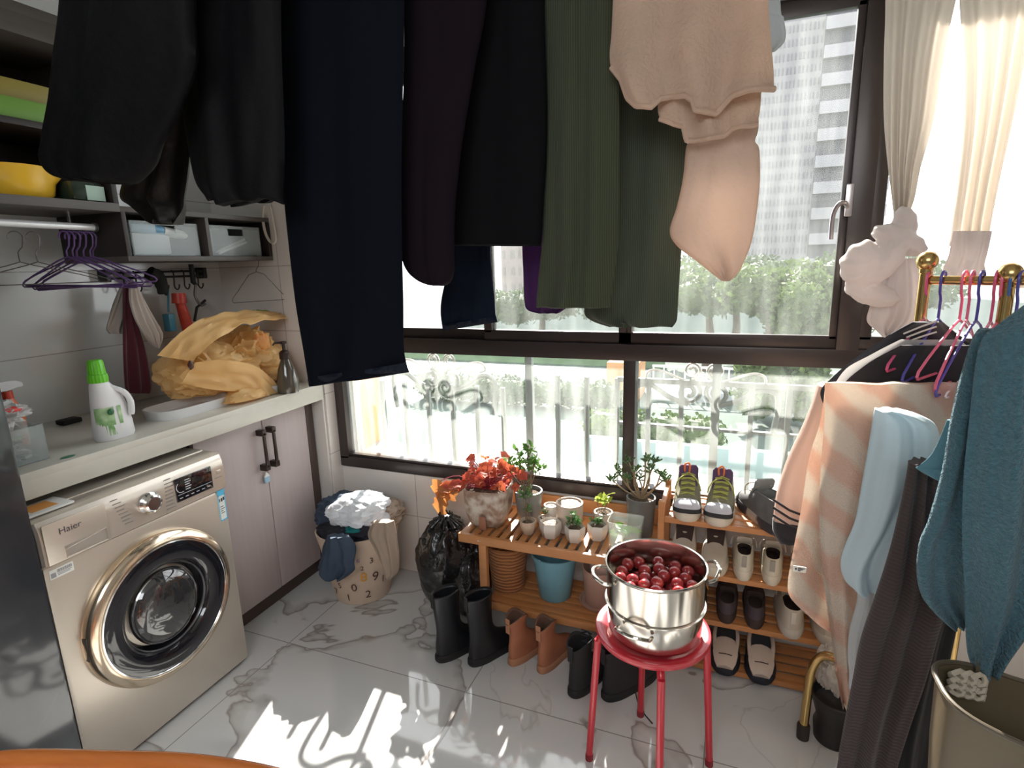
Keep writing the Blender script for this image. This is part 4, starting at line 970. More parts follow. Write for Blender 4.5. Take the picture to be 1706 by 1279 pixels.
# slim glass holder with sprig in front of the grey pot
# jade succulent in grey cylinder at the right end
c = (2.050, -.140, T)
t = pot('jade_succulent', 'dark grey cylinder pot with a branching finger leaved succulent, right end of the bench', c, cyl_prof(.046, .055, .155), mat('dark_grey_glaze', (.14, .145, .14), .4, col2=(.10, .10, .10), cs=12), .140, soil, cat='potted plant')
gol = mat('finger_jade_leaf', (.065, .13, .045), .4, transl=.2, col2=(.13, .24, .08), cs=14)
rnd = random.Random(6)
tips = [at(x, y_, y=-.13+rnd.uniform(-.04, .04)) for x, y_ in ((1020, 800), (1030, 785), (1048, 770), (1058, 782), (1075, 765), (1090, 768), (1082, 782), (1100, 790), (1108, 797), (1064, 795), (1044, 795))]
a_ = MB(); l = MB(); cc = V(c)
for tp in tips:
    b = cc+V((rnd.uniform(-.008, .008), 0, .14)); mid = b.lerp(tp, .6)+V((rnd.uniform(-.012, .012), 0, -.01))
    a_.tube(catm([b, mid, tp], 4), [.0045]*3+[.003]*5+[.002], 7)
    for k in range(13):
        d = V((rnd.uniform(-.7, .7), rnd.uniform(-.7, .7), rnd.uniform(.1, 1))).normalized(); p = tp+V((rnd.uniform(-1, 1), rnd.uniform(-1, 1), rnd.uniform(-1, .6)))*.012
        l.tube([p, p+d*.012, p+d*.024], [.0016, .003, .0028], 6)
a_.build('stems', mat('jade_stem', (.30, .22, .13), .7), t); l.build('leaves', gol, t)
# wide beige cylinder of gravel
beige_g = mat('beige_glaze', (.58, .48, .40), .5, col2=(.52, .42, .35), cs=20)
pot('beige_pot', 'beige cylinder pot filled with pale gravel in the middle of the bench', (1.782, -.185, T), cyl_prof(.052, .053, .115), beige_g, .107, pebbles)
wg = mat('white_glaze', (.68, .64, .58), .3)
pot('small_white_pot', 'small white pot of pale soil behind the tiny fluted pot', (1.694, -.150, T), cyl_prof(.024, .028, .078), wg, .070, pebbles, 28)
tag(MB().lathe([(0, 0), (.012, 0), (.015, .02), (0, .022)], (1.70, -.075, T+.0), 12).build('tiny_clay_cup', mat('terracotta', (.55, .24, .12), .8)), 'tiny clay cup between the gravel pots at the back rail', 'cup')
# tiny fluted cup, front
def flute(a, z): return 1+.035*math.cos(16*a)
sc_m = mat('succulent_green', (.07, .18, .05), .45, col2=(.16, .3, .1), cs=20, transl=.2)
c = (1.638, -.268, T); t = pot('fluted_pot', 'tiny fluted beige pot with a spiky seedling, front left of the small pots', c, [(0, .0005), (.018, .0005), (.024, .012), (.031, .035), (.032, .055), (.029, .055), (.027, .045), (.02, .02), (0, .018)], mat('fluted_beige', (.58, .45, .34), .45), .047, soil, 64, flute, cat='potted plant')
rnd = random.Random(9)
bush(t, c, .045, [at(x, y_, y=-.26) for x, y_ in ((880, 845), (876, 822), (872, 805), (885, 812), (866, 812))], sc_m, .026, .005, 9, wst, 41, .0014, .02)
c = (1.690, -.215, T); t = pot('tiny_white_pot', 'tiny pale pot with dry sprigs behind the seedling pot', c, cyl_prof(.022, .027, .052), mat('pale_pink_glaze', (.60, .52, .46), .4), .045, soil, 28, cat='potted plant')
bush(t, c, .045, [V(c)+V((dx, dy, .075)) for dx, dy in ((.01, 0), (-.012, .01), (0, -.012))], mat('dry_green_leaf', (.16, .19, .08), .6), .014, .005, 8, wst, 43, .001, .012)
def hexa(a, z): 
    k = PI/3; aa = (a % k)-k/2; return .955/math.cos(aa)*.98
def hexpot(c, r, h, label, name, leaves=None, sm=soil, seed=1):
    t = pot(name, label, c, [(0, .0005), (r*.74, .0005), (r*.80, .004), (r, h*.55), (r*.98, h-.003), (r*.93, h), (r*.90, h-.010), (r*.7, h*.4), (0, h*.35)], wg, h-.008, sm, 48, hexa, cat='potted plant' if leaves else 'plant pot', rot=.2)
    if leaves: bush(t, c, h-.008, leaves, sc_m, .015, .0055, 14, wst, seed, .0014, .02)
    return t
hexpot((1.728, -.262, T), .040, .062, 'white hexagonal pot of bare gravel, front row of the bench', 'hexagonal_pot', None, pebbles)
c = V((1.826, -.268, T)); hexpot(tuple(c), .036, .060, 'white hexagonal pot with a tiny flowering sprig, front row of the bench', 'hexagonal_pot', [c+V((-.008, 0, .10)), c+V((.006, .004, .085)), c+V((-.02, 0, .075)), c+V((.016, 0, .074))], soil, 51)
c = V((1.902, -.225, T)); hexpot(tuple(c), .036, .060, 'white hexagonal pot with dark rosettes beside the glass vase', 'hexagonal_pot', [c+V((-.012, 0, .075)), c+V((.012, 0, .078)), c+V((0, -.01, .073))], soil, 53)
c = V((1.905, -.135, T)); t = pot('yellow_leaf_pot', 'small pale pot with a yellow green leafed plant behind the hexagonal pots', tuple(c), cyl_prof(.030, .037, .072), mat('pale_pink_glaze', (0, 0, 0)), .064, soil, 32, cat='potted plant')
bush(t, c, .06, [c+V((-.02, 0, .115)), c+V((.012, -.01, .12)), c+V((.0, .012, .105)), c+V((.03, 0, .14))], mat('yellow_green_leaf', (.34, .42, .08), .45, transl=.4), .03, .011, 5, wst, 57, .0015, .02)
# rectangular glass vase with pothos
vg = mat('vase_glass', (.85, .93, .88), .05, spec=.8); vg.node_tree.nodes['Principled BSDF'].inputs['Alpha'].default_value = .2
c = V((2.020, -.292, T)); vs = thing('glass_vase', 'square clear glass vase with floating green leaves at the bench front right', 'vase', tuple(c))
mb = MB(); P_ = []
for hw, z in ((.048, .001), (.052, .006), (.056, .08), (.060, .128), (.0565, .128), (.052, .08), (.048, .012)): P_.append(ell(c, hw, hw*.8, c.z+z, 40, p=7))
mb.loft(P_); mb.build('glass', vg, vs)
wtr = mat('vase_water', (.55, .66, .42), .05); wtr.node_tree.nodes['Principled BSDF'].inputs['Alpha'].default_value = .2
MB().loft([ell(c, .046, .036, c.z+.013, 40, p=7), ell(c, .0515, .041, c.z+.078, 40, p=7)]).build('water', wtr, vs)
mb = MB(); lm = mat('pothos_leaf', (.16, .42, .02), .3, transl=.45)
for dx, dz, dd in ((-.025, .088, (.8, -.3, .1)), (.028, .092, (-.8, -.4, .15)), (.0, .085, (.3, -1, .1)), (.018, .084, (.9, .2, .1)), (-.04, .052, (-.2, -.4, .7)), (-.01, .09, (-.6, .4, .2))):
    leaf(mb, c+V((dx, 0, dz)), dd, (0, -.5, 1), .04, .015, 0, .2, 6)
mb.build('leaves', lm, vs, angle=80)
mb = MB()
for k in range(10): mb.ball(c+V((rnd.uniform(-.035, .035), rnd.uniform(-.025, .025), .022)), (.008, .008, .006), 2)
mb.build('pebbles', mat('dark_pebble', (.12, .14, .10), .4), vs)

# lower shelf pots
rat = rib_mat('woven_rattan', (.44, .19, .07), (.28, .10, .03), 22, 'Z', .75, .8, dist=.004, distort=3)
L0 = LZ
tag(MB().lathe([(0, .001), (.066, .001), (.070, .01), (.084, .19), (.087, .197), (.082, .198), (.078, .185), (.062, .02), (0, .015)], (1.520, -.20, L0), 60, fn=lambda a, z: 1+.006*math.sin(24*a)).build('rattan_basket', rat), 'brown woven rattan pot cover on the lower shelf of the bench', 'basket')
tag(MB().lathe([(0, 0), (.018, 0), (.02, .018), (.014, .022), (0, .022)], (1.525, -.205, L0+.182), 20).build('lime_cap', mat('lime_cap', (.42, .50, .08), .4)), 'lime coloured cap lying in the rattan pot cover', 'cap')
bl_m = mat('sky_blue_plastic', (.16, .36, .44), .4)
tag(MB().lathe([(0, .001), (.060, .001), (.064, .006), (.088, .178), (.094, .180), (.095, .190), (.090, .191), (.086, .178), (.06, .012), (0, .010)], (1.725, -.205, L0), 56).build('blue_pot', bl_m), 'sky blue plastic pot on the lower shelf of the bench', 'plant pot')
pk_ = mat('dusty_pink_glaze', (.46, .29, .23), .55)
st_ = thing('pink_pot', 'dusty pink pot on a saucer, lower shelf behind the stool pot', 'plant pot', (1.905, -.20, L0))
MB().lathe([(0, .001), (.070, .001), (.078, .016), (.074, .016), (.068, .006), (0, .006)], (1.905, -.20, L0), 48).build('saucer', pk_, st_)
MB().lathe([(0, .007), (.052, .007), (.056, .012), (.066, .155), (.062, .156), (.058, .14), (.05, .02), (0, .016)], (1.905, -.20, L0), 48).build('pot', pk_, st_)
tag(MB().lathe([(0, .118), (.046, .118), (.054, .200), (.050, .201), (.044, .14), (0, .13)], (1.915, -.19, L0), 40).build('nested_pot', mat('pale_rose_glaze', (.56, .40, .34), .55)), 'pale rose pot nested inside the dusty pink pot', 'plant pot')

# ================================================================ BLACK BIN BAG
bbm = mat('black_bin_plastic', (.010, .010, .011), .22, bump=(26, .8, .008), spec=.7)
def bagfn(p):
    a = math.atan2(p.y, p.x); t_ = max(0, p.z)
    k = 1+.10*nz(p, 1.6, 60)+.05*(.5-abs(nz(p, 4, 61))*2)
    k *= 1-.10*t_*(1+math.cos(9*a+2*nz(p, 2)))/2
    return k
bb = thing('bin_bag', 'black plastic bin bag leaning beside the bench', 'bag', (1.26, -.20, .0))
mb = MB(); mb.ball((1.235, -.205, .225), (.135, .13, .205), 5, bagfn)
mb.ball((1.355, -.215, .16), (.085, .10, .16), 4, bagfn)
for v in mb.b.verts:
    if v.co.z < .003: v.co.z = .003
for k in range(11):
    a = 2*PI*k/11; mb.tube([V((1.235+.07*math.cos(a), -.195+.07*math.sin(a), .395)), V((1.235+.022*math.cos(a), -.195+.022*math.sin(a), .425)), V((1.235+.03*math.cos(a+.3), -.195+.03*math.sin(a+.3), .445))], [.012, .008, .004], 6)
mb.build('bag_body', bbm, bb, angle=60)
mb = MB(); mb.ball((1.235, -.195, .425), (.028, .028, .012), 3, lambda p: 1+.3*nz(p, 3)); mb.build('knot', bbm, bb)

# ================================================================ SHOE RACK
rk = thing('shoe_rack', 'four tier honey coloured wooden shoe rack below the right lower pane', 'shoe rack', (2.46, -.13, 0))
RX0, RX1, RY0, RY1 = 2.150, 2.80, -.255, -.03
SZ = [.032, .218, .397, .590]
for z in SZ:
    MB().box((RX0, RY0, z-.020), (RX1, RY0+.014, z), .002).build('front_rail', bw_, rk)
    MB().box((RX0, RY1-.014, z-.020), (RX1, RY1, z), .002).build('back_rail', bw_, rk)
    for k in range(4): MB().box((RX0+.012, RY0+.018+k*.050, z-.010), (RX1-.012, RY0+.052+k*.050, z-.001), .002).build('shelf_slat', bw_, rk)
for x in (RX0-.022, RX1):
    for y_ in (RY0-.004, RY1-.020): MB().box((x, y_, 0), (x+.022, y_+.024, .648), .003).build('post', bw_, rk)
    MB().box((x+.004, RY0+.02, .61), (x+.018, RY1-.02, .632), .002).build('side_rail', bw_, rk)

# ================================================================ SHOES
def foot(y0, y1, w, z, n=32, toe=1, tilt=0, heelw=.82):
    """outline seen from above; toe at -y"""
    out = []; cy = (y0+y1)/2; hy = (y1-y0)/2
    for i in range(n):
        a = 2*PI*i/n; c_, s_ = math.cos(a), math.sin(a)
        yy = cy+hy*(abs(s_)**.85)*(1 if s_ > 0 else -1)
        t = (yy-y0)/(y1-y0); wid = w/2*((1-t)*1.0+t*heelw)*(1-.10*math.exp(-((t-.55)/.2)**2))
        out.append(V((wid*(abs(c_)**.8)*(1 if c_ > 0 else -1), yy, z+tilt*(yy-y0))))
    return out
def shoe(name, label, cat, cols, L_=.27, w=.098, high=.10, group=None, laces=True, mule=False, toecap=None, loop=None):
    up_m, sole_m, lin_m, lace_m = cols[:4]
    t = thing(name, label, cat, (0, 0, 0), group); t['local'] = 1
    h = L_/2
    mb = MB(); mb.loft([foot(-h, h, w*.98, .0), foot(-h-.004, h+.004, w*1.05, .008), foot(-h-.002, h+.003, w*1.06, .024), foot(-h+.004, h, w*1.0, .034)]); mb.build('sole', sole_m, t)
    mb = MB(); rs = [foot(-h+.004, h-.001, w*.99, .030), foot(-h+.008, h-.001, w*.98, .042), foot(-h+.030, h-.001, w*.94, .058, tilt=.02), foot(-h+.075, h-.002, w*.84, .066, tilt=.10), foot(-h+.115, h-.004, w*.76, high*.74, tilt=.10), foot(-h+.135, h-.004, w*.74, high*.92, tilt=.06)]
    inner = [foot(-h+.141, h-.010, w*.62, high*.93, tilt=.06), foot(-h+.135, h-.014, w*.58, high*.6), foot(-h+.06, h-.014, w*.6, .045)]
    rb = [mb.ring(r) for r in rs+inner]
    mb.mi = 0
    for k in range(len(rs)): mb.bridge(rb[k], rb[k+1])
    mb.mi = 1
    for k in range(len(rs), len(rb)-1): mb.bridge(rb[k], rb[k+1])
    mb.f(rb[-1]); mb.build('upper', [up_m, lin_m], t, sub=1)
    # tongue
    mb = MB(); q = [(-h+.095, .064, .020), (-h+.12, .078, .022), (-h+.150, high*.97, .024), (-h+.158, high*1.18, .024), (-h+.162, high*1.26, .018)]
    mb.loft([[V((x*wd, yy-.004, zz)) for x in (-1, -.4, .4, 1)]+[V((x*wd, yy+.005, zz)) for x in (1, .4, -.4, -1)] for yy, zz, wd in [(a_, b_, c_*w/.078) for a_, b_, c_ in q]]); mb.build('tongue', cols[4] if len(cols) > 4 else lin_m, t)
    if laces:
        mb = MB()
        for k in range(5):
            yy = -h+.082+.016*k; zz = .071+.0105*k*(high/.10); s_ = 1 if k % 2 else -1
            mb.tube([V((-.024*s_, yy, zz-.003)), V((0, yy+.003, zz+.004)), V((.024*s_, yy+.010, zz))], .0028, 6)
            mb.tube([V((.024*s_, yy, zz-.003)), V((0, yy+.003, zz+.003)), V((-.024*s_, yy+.010, zz))], .0028, 6)
        for s_ in (-1, 1): mb.tube(catm([V((0, -h+.145, high)), V((.02*s_, -h+.12, high*1.02)), V((.038*s_, -h+.10, high*.86)), V((.044*s_, -h+.11, high*.62))], 3), .0024, 6)
        mb.build('laces', lace_m, t)
    if toecap:
        mb = MB(); mb.loft([foot(-h+.001, -h+.082, w*1.0, .031), foot(-h+.003, -h+.082, w*.99, .044), foot(-h+.012, -h+.078, w*.93, .053)]); mb.build('toe_band', blkf, t)
        mb = MB(); mb.loft([foot(-h+.002, -h+.072, w*.95, .036), foot(-h+.006, -h+.070, w*.93, .050), foot(-h+.022, -h+.064, w*.80, .0615), foot(-h+.032, -h+.058, w*.5, .064)]); mb.build('toe_cap', toecap, t)
    if loop:
        mb = MB(); mb.tube(catm([V((-.012, -h+.155, high*.98)), V((-.014, -h+.148, high*1.28)), V((-.004, -h+.15, high*1.36)), V((.004, -h+.15, high*1.28)), V((.002, -h+.153, high*.98))], 4), .0035, 6); mb.build('pull_loop', loop, t)
    # heel tab
    if cols[5:] and cols[5]: MB().box((-.008, h-.002, high*.55), (.008, h+.004, high*.95), .002).build('heel_tab', cols[5], t)
    return t
def put(t, x, y, z, rz=0, rx=0, ry=0): t.location = (x, y, z); t.rotation_euler = (rx, ry, rz); return t
def pair(t, label2, x, y, z, rz=0, rx=0, ry=0):
    c = copy_tree(t); c['label'] = label2; put(c, x, y, z, rz, rx, ry); return c
offw = mat('worn_white_leather', (.58, .53, .45), .55, col2=(.50, .44, .36), cs=16); crs = mat('cream_sole', (.60, .54, .44), .6)
blkf = mat('black_shoe_fabric', (.018, .018, .020), .7, bump=(150, .3, .002)); gry = mat('grey_suede', (.10, .10, .10), .75, col2=(.15, .15, .15), cs=20)
lime = mat('lime_lace', (.40, .42, .10), .7); prp = mat('purple_tongue', (.09, .05, .12), .8); orl = mat('orange_loop', (.75, .20, .07), .6)
brl = mat('dark_brown_lining', (.05, .03, .025), .85); lav = mat('lavender_toe', (.50, .50, .56), .6)
ol = mat('olive_upper', (.22, .20, .10), .7, col2=(.08, .08, .07), cs=14)
a = shoe('sneaker', 'left sneaker of the lime laced pair with purple tongue, top tier of the shoe rack', 'shoe', (ol, crs, prp, lime, prp, None), .265, .110, .120, 'lime laced sneakers', toecap=lav, loop=orl)
put(a, 2.218, -.140, SZ[3], .06)
pair(a, 'right sneaker of the lime laced pair with purple tongue, top tier of the shoe rack', 2.333, -.145, SZ[3], -.06)
b = shoe('running_shoe', 'grey and black running shoe turned heel outwards beside the lime laced pair', 'shoe', (gry, mat('white_black_sole', (.42, .39, .36), .6, col2=(.04, .04, .05), cs=9, contrast=.03), mat('grey_lining', (.28, .30, .30), .8), mat('pale_lace', (.50, .44, .34), .8), mat('grey_lining', (0, 0, 0)), None), .30, .108, .118, 'grey running shoes')
put(b, 2.468, -.155, SZ[3], PI+.42)
pair(b, 'grey running shoe at the right end of the top tier, behind the sleeve', 2.610, -.150, SZ[3], PI+.38)
c_ = shoe('slip_on_shoe', 'left cream slip on shoe with dark lining, second tier', 'shoe', (offw, crs, brl, crs, brl, None), .25, .104, .100, 'cream slip on shoes', laces=False)
put(c_, 2.213, -.145, SZ[2], 0)
pair(c_, 'right cream slip on shoe with dark lining, second tier', 2.322, -.145, SZ[2], .0)
d_ = shoe('white_sneaker', 'left white sneaker showing its heel, second tier', 'shoe', (mat('ivory_leather', (.60, .56, .45), .5), crs, brl, offw, offw, mat('grey_heel_tab', (.30, .27, .24), .6)), .25, .082, .098, 'white sneakers on the second tier')
put(d_, 2.418, -.140, SZ[2], PI)
pair(d_, 'right white sneaker showing its heel, second tier', 2.512, -.140, SZ[2], PI-.05)
pair(d_, 'white sneaker at the right end of the second tier, half behind the peach towel', 2.618, -.140, SZ[2], PI+.05)
e_ = shoe('dark_sneaker', 'black sneaker with green sole and orange laces behind the steamer rim, third tier', 'shoe', (blkf, mat('dark_green_sole', (.02, .08, .05), .6), brl, mat('orange_lace', (.60, .28, .06), .7), prp, None), .25, .09, .098)
put(e_, 2.262, -.145, SZ[1], 0)
f_ = shoe('brown_slipper', 'left dark brown shoe in the middle of the third tier', 'shoe', (mat('brown_felt', (.085, .055, .045), .85, col2=(.06, .045, .06), cs=12), brl, brl, brl, brl, None), .24, .085, .08, 'dark brown shoes', laces=False)
put(f_, 2.372, -.14, SZ[1], PI); pair(f_, 'right dark brown shoe in the middle of the third tier', 2.465, -.14, SZ[1], PI)
g_ = shoe('chunky_sneaker', 'worn white chunky sneaker showing its heel, third tier', 'shoe', (offw, mat('worn_white_sole', (.54, .49, .42), .6), brl, offw, offw, mat('pale_heel_tab', (.62, .58, .52), .6)), .26, .104, .108, 'chunky white sneakers')
put(g_, 2.580, -.145, SZ[1], PI); pair(g_, 'worn white chunky sneaker at the right end of the third tier, cut by the towel', 2.690, -.145, SZ[1], PI)
bei = mat('beige_toe', (.56, .46, .38), .6, col2=(.50, .40, .33), cs=18)
h_ = shoe('canvas_shoe', 'cream canvas shoe behind the stool leg, bottom tier', 'shoe', (offw, crs, brl, offw, offw, None), .25, .09, .09, 'cream shoes on the bottom tier'); put(h_, 2.255, -.15, SZ[0], 0); pair(h_, 'cream canvas shoe hidden mostly behind the stool seat, bottom tier', 2.358-.205+.005, -.15, SZ[0], 0) if False else None
i_ = shoe('beige_toed_shoe', 'left black shoe with beige toe flap, bottom tier', 'shoe', (blkf, mat('navy_sole', (.012, .014, .022), .7), blkf, bei, blkf, None), .25, .112, .098, 'beige toed black shoes', laces=False)
mb = MB(); rs = []
for yy, zz, wd in ((-.128, .045, .026), (-.115, .060, .036), (-.085, .072, .042), (-.05, .084, .040), (-.03, .092, .030)):
    rs.append([V((x*wd, yy, zz-.010*abs(x)**2)) for x in (-1, -.6, 0, .6, 1)]+[V((x*wd, yy+.006, zz-.018)) for x in (1, .6, 0, -.6, -1)])
vmp = mb.loft(rs).build('toe_flap', bei, i_)
mb = MB(); mb.tube([V((-.022, -.098, .0675)), V((0, -.098, .070)), V((.022, -.098, .0675))], .0018, 5); mb.build('stitched_mark', brl, i_)
for s_ in (-1, 1): MB().tube(catm([V((.036*s_, -.06, .06)), V((.040*s_, -.02, .085)), V((.036*s_, .02, .100)), V((.028*s_, .05, .1))], 3), .007, 8).build('collar_strap', bei, i_)
put(i_, 2.376, -.165, SZ[0], 0); pair(i_, 'right black shoe with beige toe flap, bottom tier', 2.494, -.170, SZ[0], 0)

# ================================================================ BOOTS ON THE FLOOR
def boot(name, label, m, sole_m, L_, w, H, shaft, group=None, flare=1.0, notch=0, laces=False, lining=None, tilt=0):
    """toe at +y, heel at -y"""
    t = thing(name, label, 'boot', (0, 0, 0), group); t['local'] = 1
    hy = .0
    def ft(y0, y1, ww, z, tl=0): return [V((p.x, -p.y, p.z)) for p in foot(-y1, -y0, ww, z, heelw=.86)]
    hl = -.04
    mb = MB(); mb.loft([ft(hl, hl+L_, w, 0), ft(hl-.004, hl+L_+.004, w*1.06, .006), ft(hl-.004, hl+L_+.004, w*1.06, .022), ft(hl, hl+L_, w, .030)])
    mb.build('sole', sole_m, t)
    def el(y0, y1, ww, z, nt=0):
        out = []
        for i in range(32):
            a = 2*PI*i/32; yy = (y0+y1)/2-(y1-y0)/2*math.sin(a); xx = ww/2*math.cos(a)
            out.append(V((xx, yy, z+nt*math.cos(2*a))))
        return out
    s0, s1 = hl+.004, hl+.004+shaft
    rs = [ft(hl+.002, hl+L_-.003, w*.97, .028), ft(hl+.001, hl+L_-.008, w*.96, .045), ft(hl+.002, hl+L_-.05, w*.92, .066)]
    ws = w*.80
    rs += [el(s0, hl+L_*.62, w*.86, .085), el(s0+.003, s1+.018, ws, .11), el(s0+.004, s1, ws*.95, .14), el(s0+(.004-.004*flare), s1, ws*.98, (H+.14)/2), el(s0-.006*flare, s1+.006*flare, ws*1.02*flare**.3, H, notch)]
    mb = MB(); rb = [mb.ring(r) for r in rs]
    inn = [mb.ring(el(s0-.002*flare, s1+.002, ws*.94, H+.001, notch)), mb.ring(el(s0+.012, s1-.006, ws*.8, H*.6)), mb.ring(el(s0+.015, s1-.006, ws*.7, .05))]
    for a_, b_ in zip(rb, rb[1:]): mb.bridge(a_, b_)
    mb.mi = 1; mb.bridge(rb[-1], inn[0]); mb.bridge(inn[0], inn[1]); mb.bridge(inn[1], inn[2]); mb.f(inn[2])
    for v in mb.b.verts:
        if v.co.z > .08: v.co.x += .004*nz(v.co, 14, 3); v.co.y += .004*nz(v.co, 14, 5)
    mb.build('shaft', [m, lining or m], t, sub=1)
    MB().box((-.010, s0-.010, H-.055), (.010, s0-.006, H+.004), .001).build('pull_tab', sole_m if not laces else m, t)
    if laces:
        mb = MB()
        for k in range(6):
            z = .085+.022*k; yy = s1+.020-.012*min(k, 2)
            mb.tube([V((-.022, yy-.006, z)), V((0, yy+.004, z+.008)), V((.022, yy-.006, z+.014))], .0025, 6); mb.tube([V((.022, yy-.006, z)), V((0, yy+.004, z+.008)), V((-.022, yy-.006, z+.014))], .0025, 6)
        mb.build('laces', sole_m, t)
    return t
bkl = mat('black_boot_leather', (.010, .011, .014), .38, spec=.5); bks = mat('black_rubber', (.012, .012, .013), .6)
tan = mat('tan_leather', (.42, .165, .085), .55, col2=(.34, .12, .06), cs=14); tans = mat('tan_sole', (.42, .20, .11), .7)
bt1 = boot('tall_boot', 'left tall black pull on boot in front of the bin bag', bkl, bks, .255, .090, .285, .105, 'tall black boots', 1.4)
put(bt1, 1.372, -.500, 0, -.50); pair(bt1, 'right tall black pull on boot beside the bench leg', 1.500, -.478, 0, -.48)
bt2 = boot('tan_boot', 'left tan ankle boot between the tall and the laced black boots', tan, tans, .225, .074, .195, .080, 'tan ankle boots', 2.2, .016, lining=mat('tan_lining', (.14, .075, .05), .8))
put(bt2, 1.640, -.425, 0, -.42); pair(bt2, 'right tan ankle boot between the tall and the laced black boots', 1.755, -.425, 0, -.30)
bt3 = boot('laced_boot', 'left black laced boot behind the front left stool leg', blkf, bks, .25, .092, .200, .098, 'laced black boots', 1.6, .012, laces=True)
put(bt3, 1.898, -.500, 0, -.35); pair(bt3, 'right black laced boot under the red stool', 2.015, -.478, 0, -.62)
mb = MB(); mb.tube(catm([at(1058, 1150, z=.03), at(1066, 1178, z=.004), at(1087, 1205, z=.004)], 5), .0022, 6)
tag(mb.build('loose_lace', bks), 'loose black lace trailing on the floor from the right laced boot', 'lace')

# ================================================================ RED STOOL AND STEAMER
redp = mat('red_painted_steel', (.50, .018, .035), .28, coat=.3)
SC = V((2.172, -.705, 0)); sl_ = thing('red_stool', 'round red metal stool carrying the steamer of plums', 'stool', tuple(SC))
MB().lathe([(0, .452), (.110, .452), (.130, .458), (.150, .464), (.158, .462), (.160, .455), (.157, .444), (.148, .436), (.12, .437), (0, .440)], tuple(SC), 72).build('seat', redp, sl_)
a0 = -1.28
for k in range(4):
    a = a0+k*PI/2; u = V((math.cos(a), math.sin(a), 0)); ti = .178
    P_ = catm([SC+u*.10+V((0, 0, .436)), SC+u*.128+V((0, 0, .434)), SC+u*.150+V((0, 0, .415)), SC+u*.156+V((0, 0, .37)), SC+u*ti+V((0, 0, .012))], 6)
    lg = MB().tube(P_, .0105, 14).build('leg', redp, sl_)
    MB().tube([SC+u*(ti-.001)+V((0, 0, .02)), SC+u*ti+V((0, 0, .0))], .012, 12).build('foot_cap', mat('foot_cap_red', (.25, .02, .03), .6), lg)
steel = mat('stainless_steel', (.72, .68, .62), .17, 1)
PC = V((2.178, -.718, .4645))
def loop_handle(mb, a, z, w=.046, out=.038, rise=.012, r=.0052):
    u = V((math.cos(a), math.sin(a), 0)); s_ = V((-math.sin(a), math.cos(a), 0)); b = PC+V((0, 0, z))
    P_ = catm([b+u*.130-s_*w, b+u*.150-s_*w*.95+V((0, 0, rise*.3)), b+u*(.130+out)-s_*w*.5+V((0, 0, rise)), b+u*(.130+out+.004)+V((0, 0, rise)), b+u*(.130+out)+s_*w*.5+V((0, 0, rise)), b+u*.150+s_*w*.95+V((0, 0, rise*.3)), b+u*.130+s_*w], 5)
    mb.tube(P_, r, 8)
sp1 = thing('steamer_pot', 'stainless steel lower pot of the steamer standing on the red stool', 'pot', tuple(PC))
MB().lathe([(0, .0008), (.112, .0008), (.122, .006), (.128, .016), (.130, .085), (.133, .088), (.137, .092), (.137, .095), (.133, .0965), (.127, .094), (.125, .02), (0, .01)], tuple(PC), 96).build('body', steel, sp1)
mb = MB(); loop_handle(mb, PI*1.42, .070); mb.build('handle', steel, sp1); mb = MB(); loop_handle(mb, PI*.42, .070); mb.build('handle', steel, sp1)
sp2 = thing('plum_pot', 'stainless steel upper pot full of red plums stacked on the lower pot', 'pot', tuple(PC+V((0, 0, .0975))))
z0 = .0925
MB().lathe([(.122, z0-.008), (.126, z0), (.132, z0+.004), (.133, z0+.102), (.1375, z0+.106), (.1385, z0+.110), (.1365, z0+.1135), (.1325, z0+.112), (.1305, z0+.10), (.129, z0+.006), (.124, z0+.002)], tuple(PC), 96).build('body', steel, sp2)
MB().lathe([(0, z0), (.129, z0), (.129, z0+.004), (0, z0+.004)], tuple(PC), 64).build('perforated_floor', steel, sp2)
mb = MB(); loop_handle(mb, PI*1.12, z0+.078, rise=.008); mb.build('handle', steel, sp2); mb = MB(); loop_handle(mb, PI*.12, z0+.078, rise=.02); mb.build('handle', steel, sp2)
plm = mat('plum_skin', (.18, .010, .022), .22, col2=(.30, .03, .02), cs=20, coat=.3, bump=(60, .08, .002))
rnd = random.Random(77); pts = []
for layer, zz in enumerate((z0+.006+.019, z0+.043+.016)):
    pl = []
    for tr in range(4000):
        r = .108*math.sqrt(rnd.random()); a = rnd.uniform(0, 2*PI); p = V((r*math.cos(a), r*math.sin(a), zz+rnd.uniform(-.002, .004)))
        if all((p-q).length > .0335 for q in pl): pl.append(p)
    pts += pl
proto = None
for k, p in enumerate(pts):
    if proto is None:
        mb = MB()
        def pf(q):
            a = math.atan2(q.y, q.x); k_ = 1-.05*math.exp(-((a)/.25)**2)
            k_ -= .16*math.exp(-((q.x**2+q.y**2)/.05)) if q.z > 0 else 0
            return k_
        mb.ball((0, 0, 0), (.0182, .0182, .0178), 3, pf)
        proto = tag(mb.build('plum', plm, origin=(0, 0, 0)), 'ripe red plum heaped in the upper steamer pot', 'plum', 'plums in the steamer'); o = proto
    else: o = proto.copy(); C.objects.link(o)
    o.location = PC+p; o.rotation_euler = (rnd.uniform(-1.2, 1.2), rnd.uniform(-1.2, 1.2), rnd.uniform(0, 6))

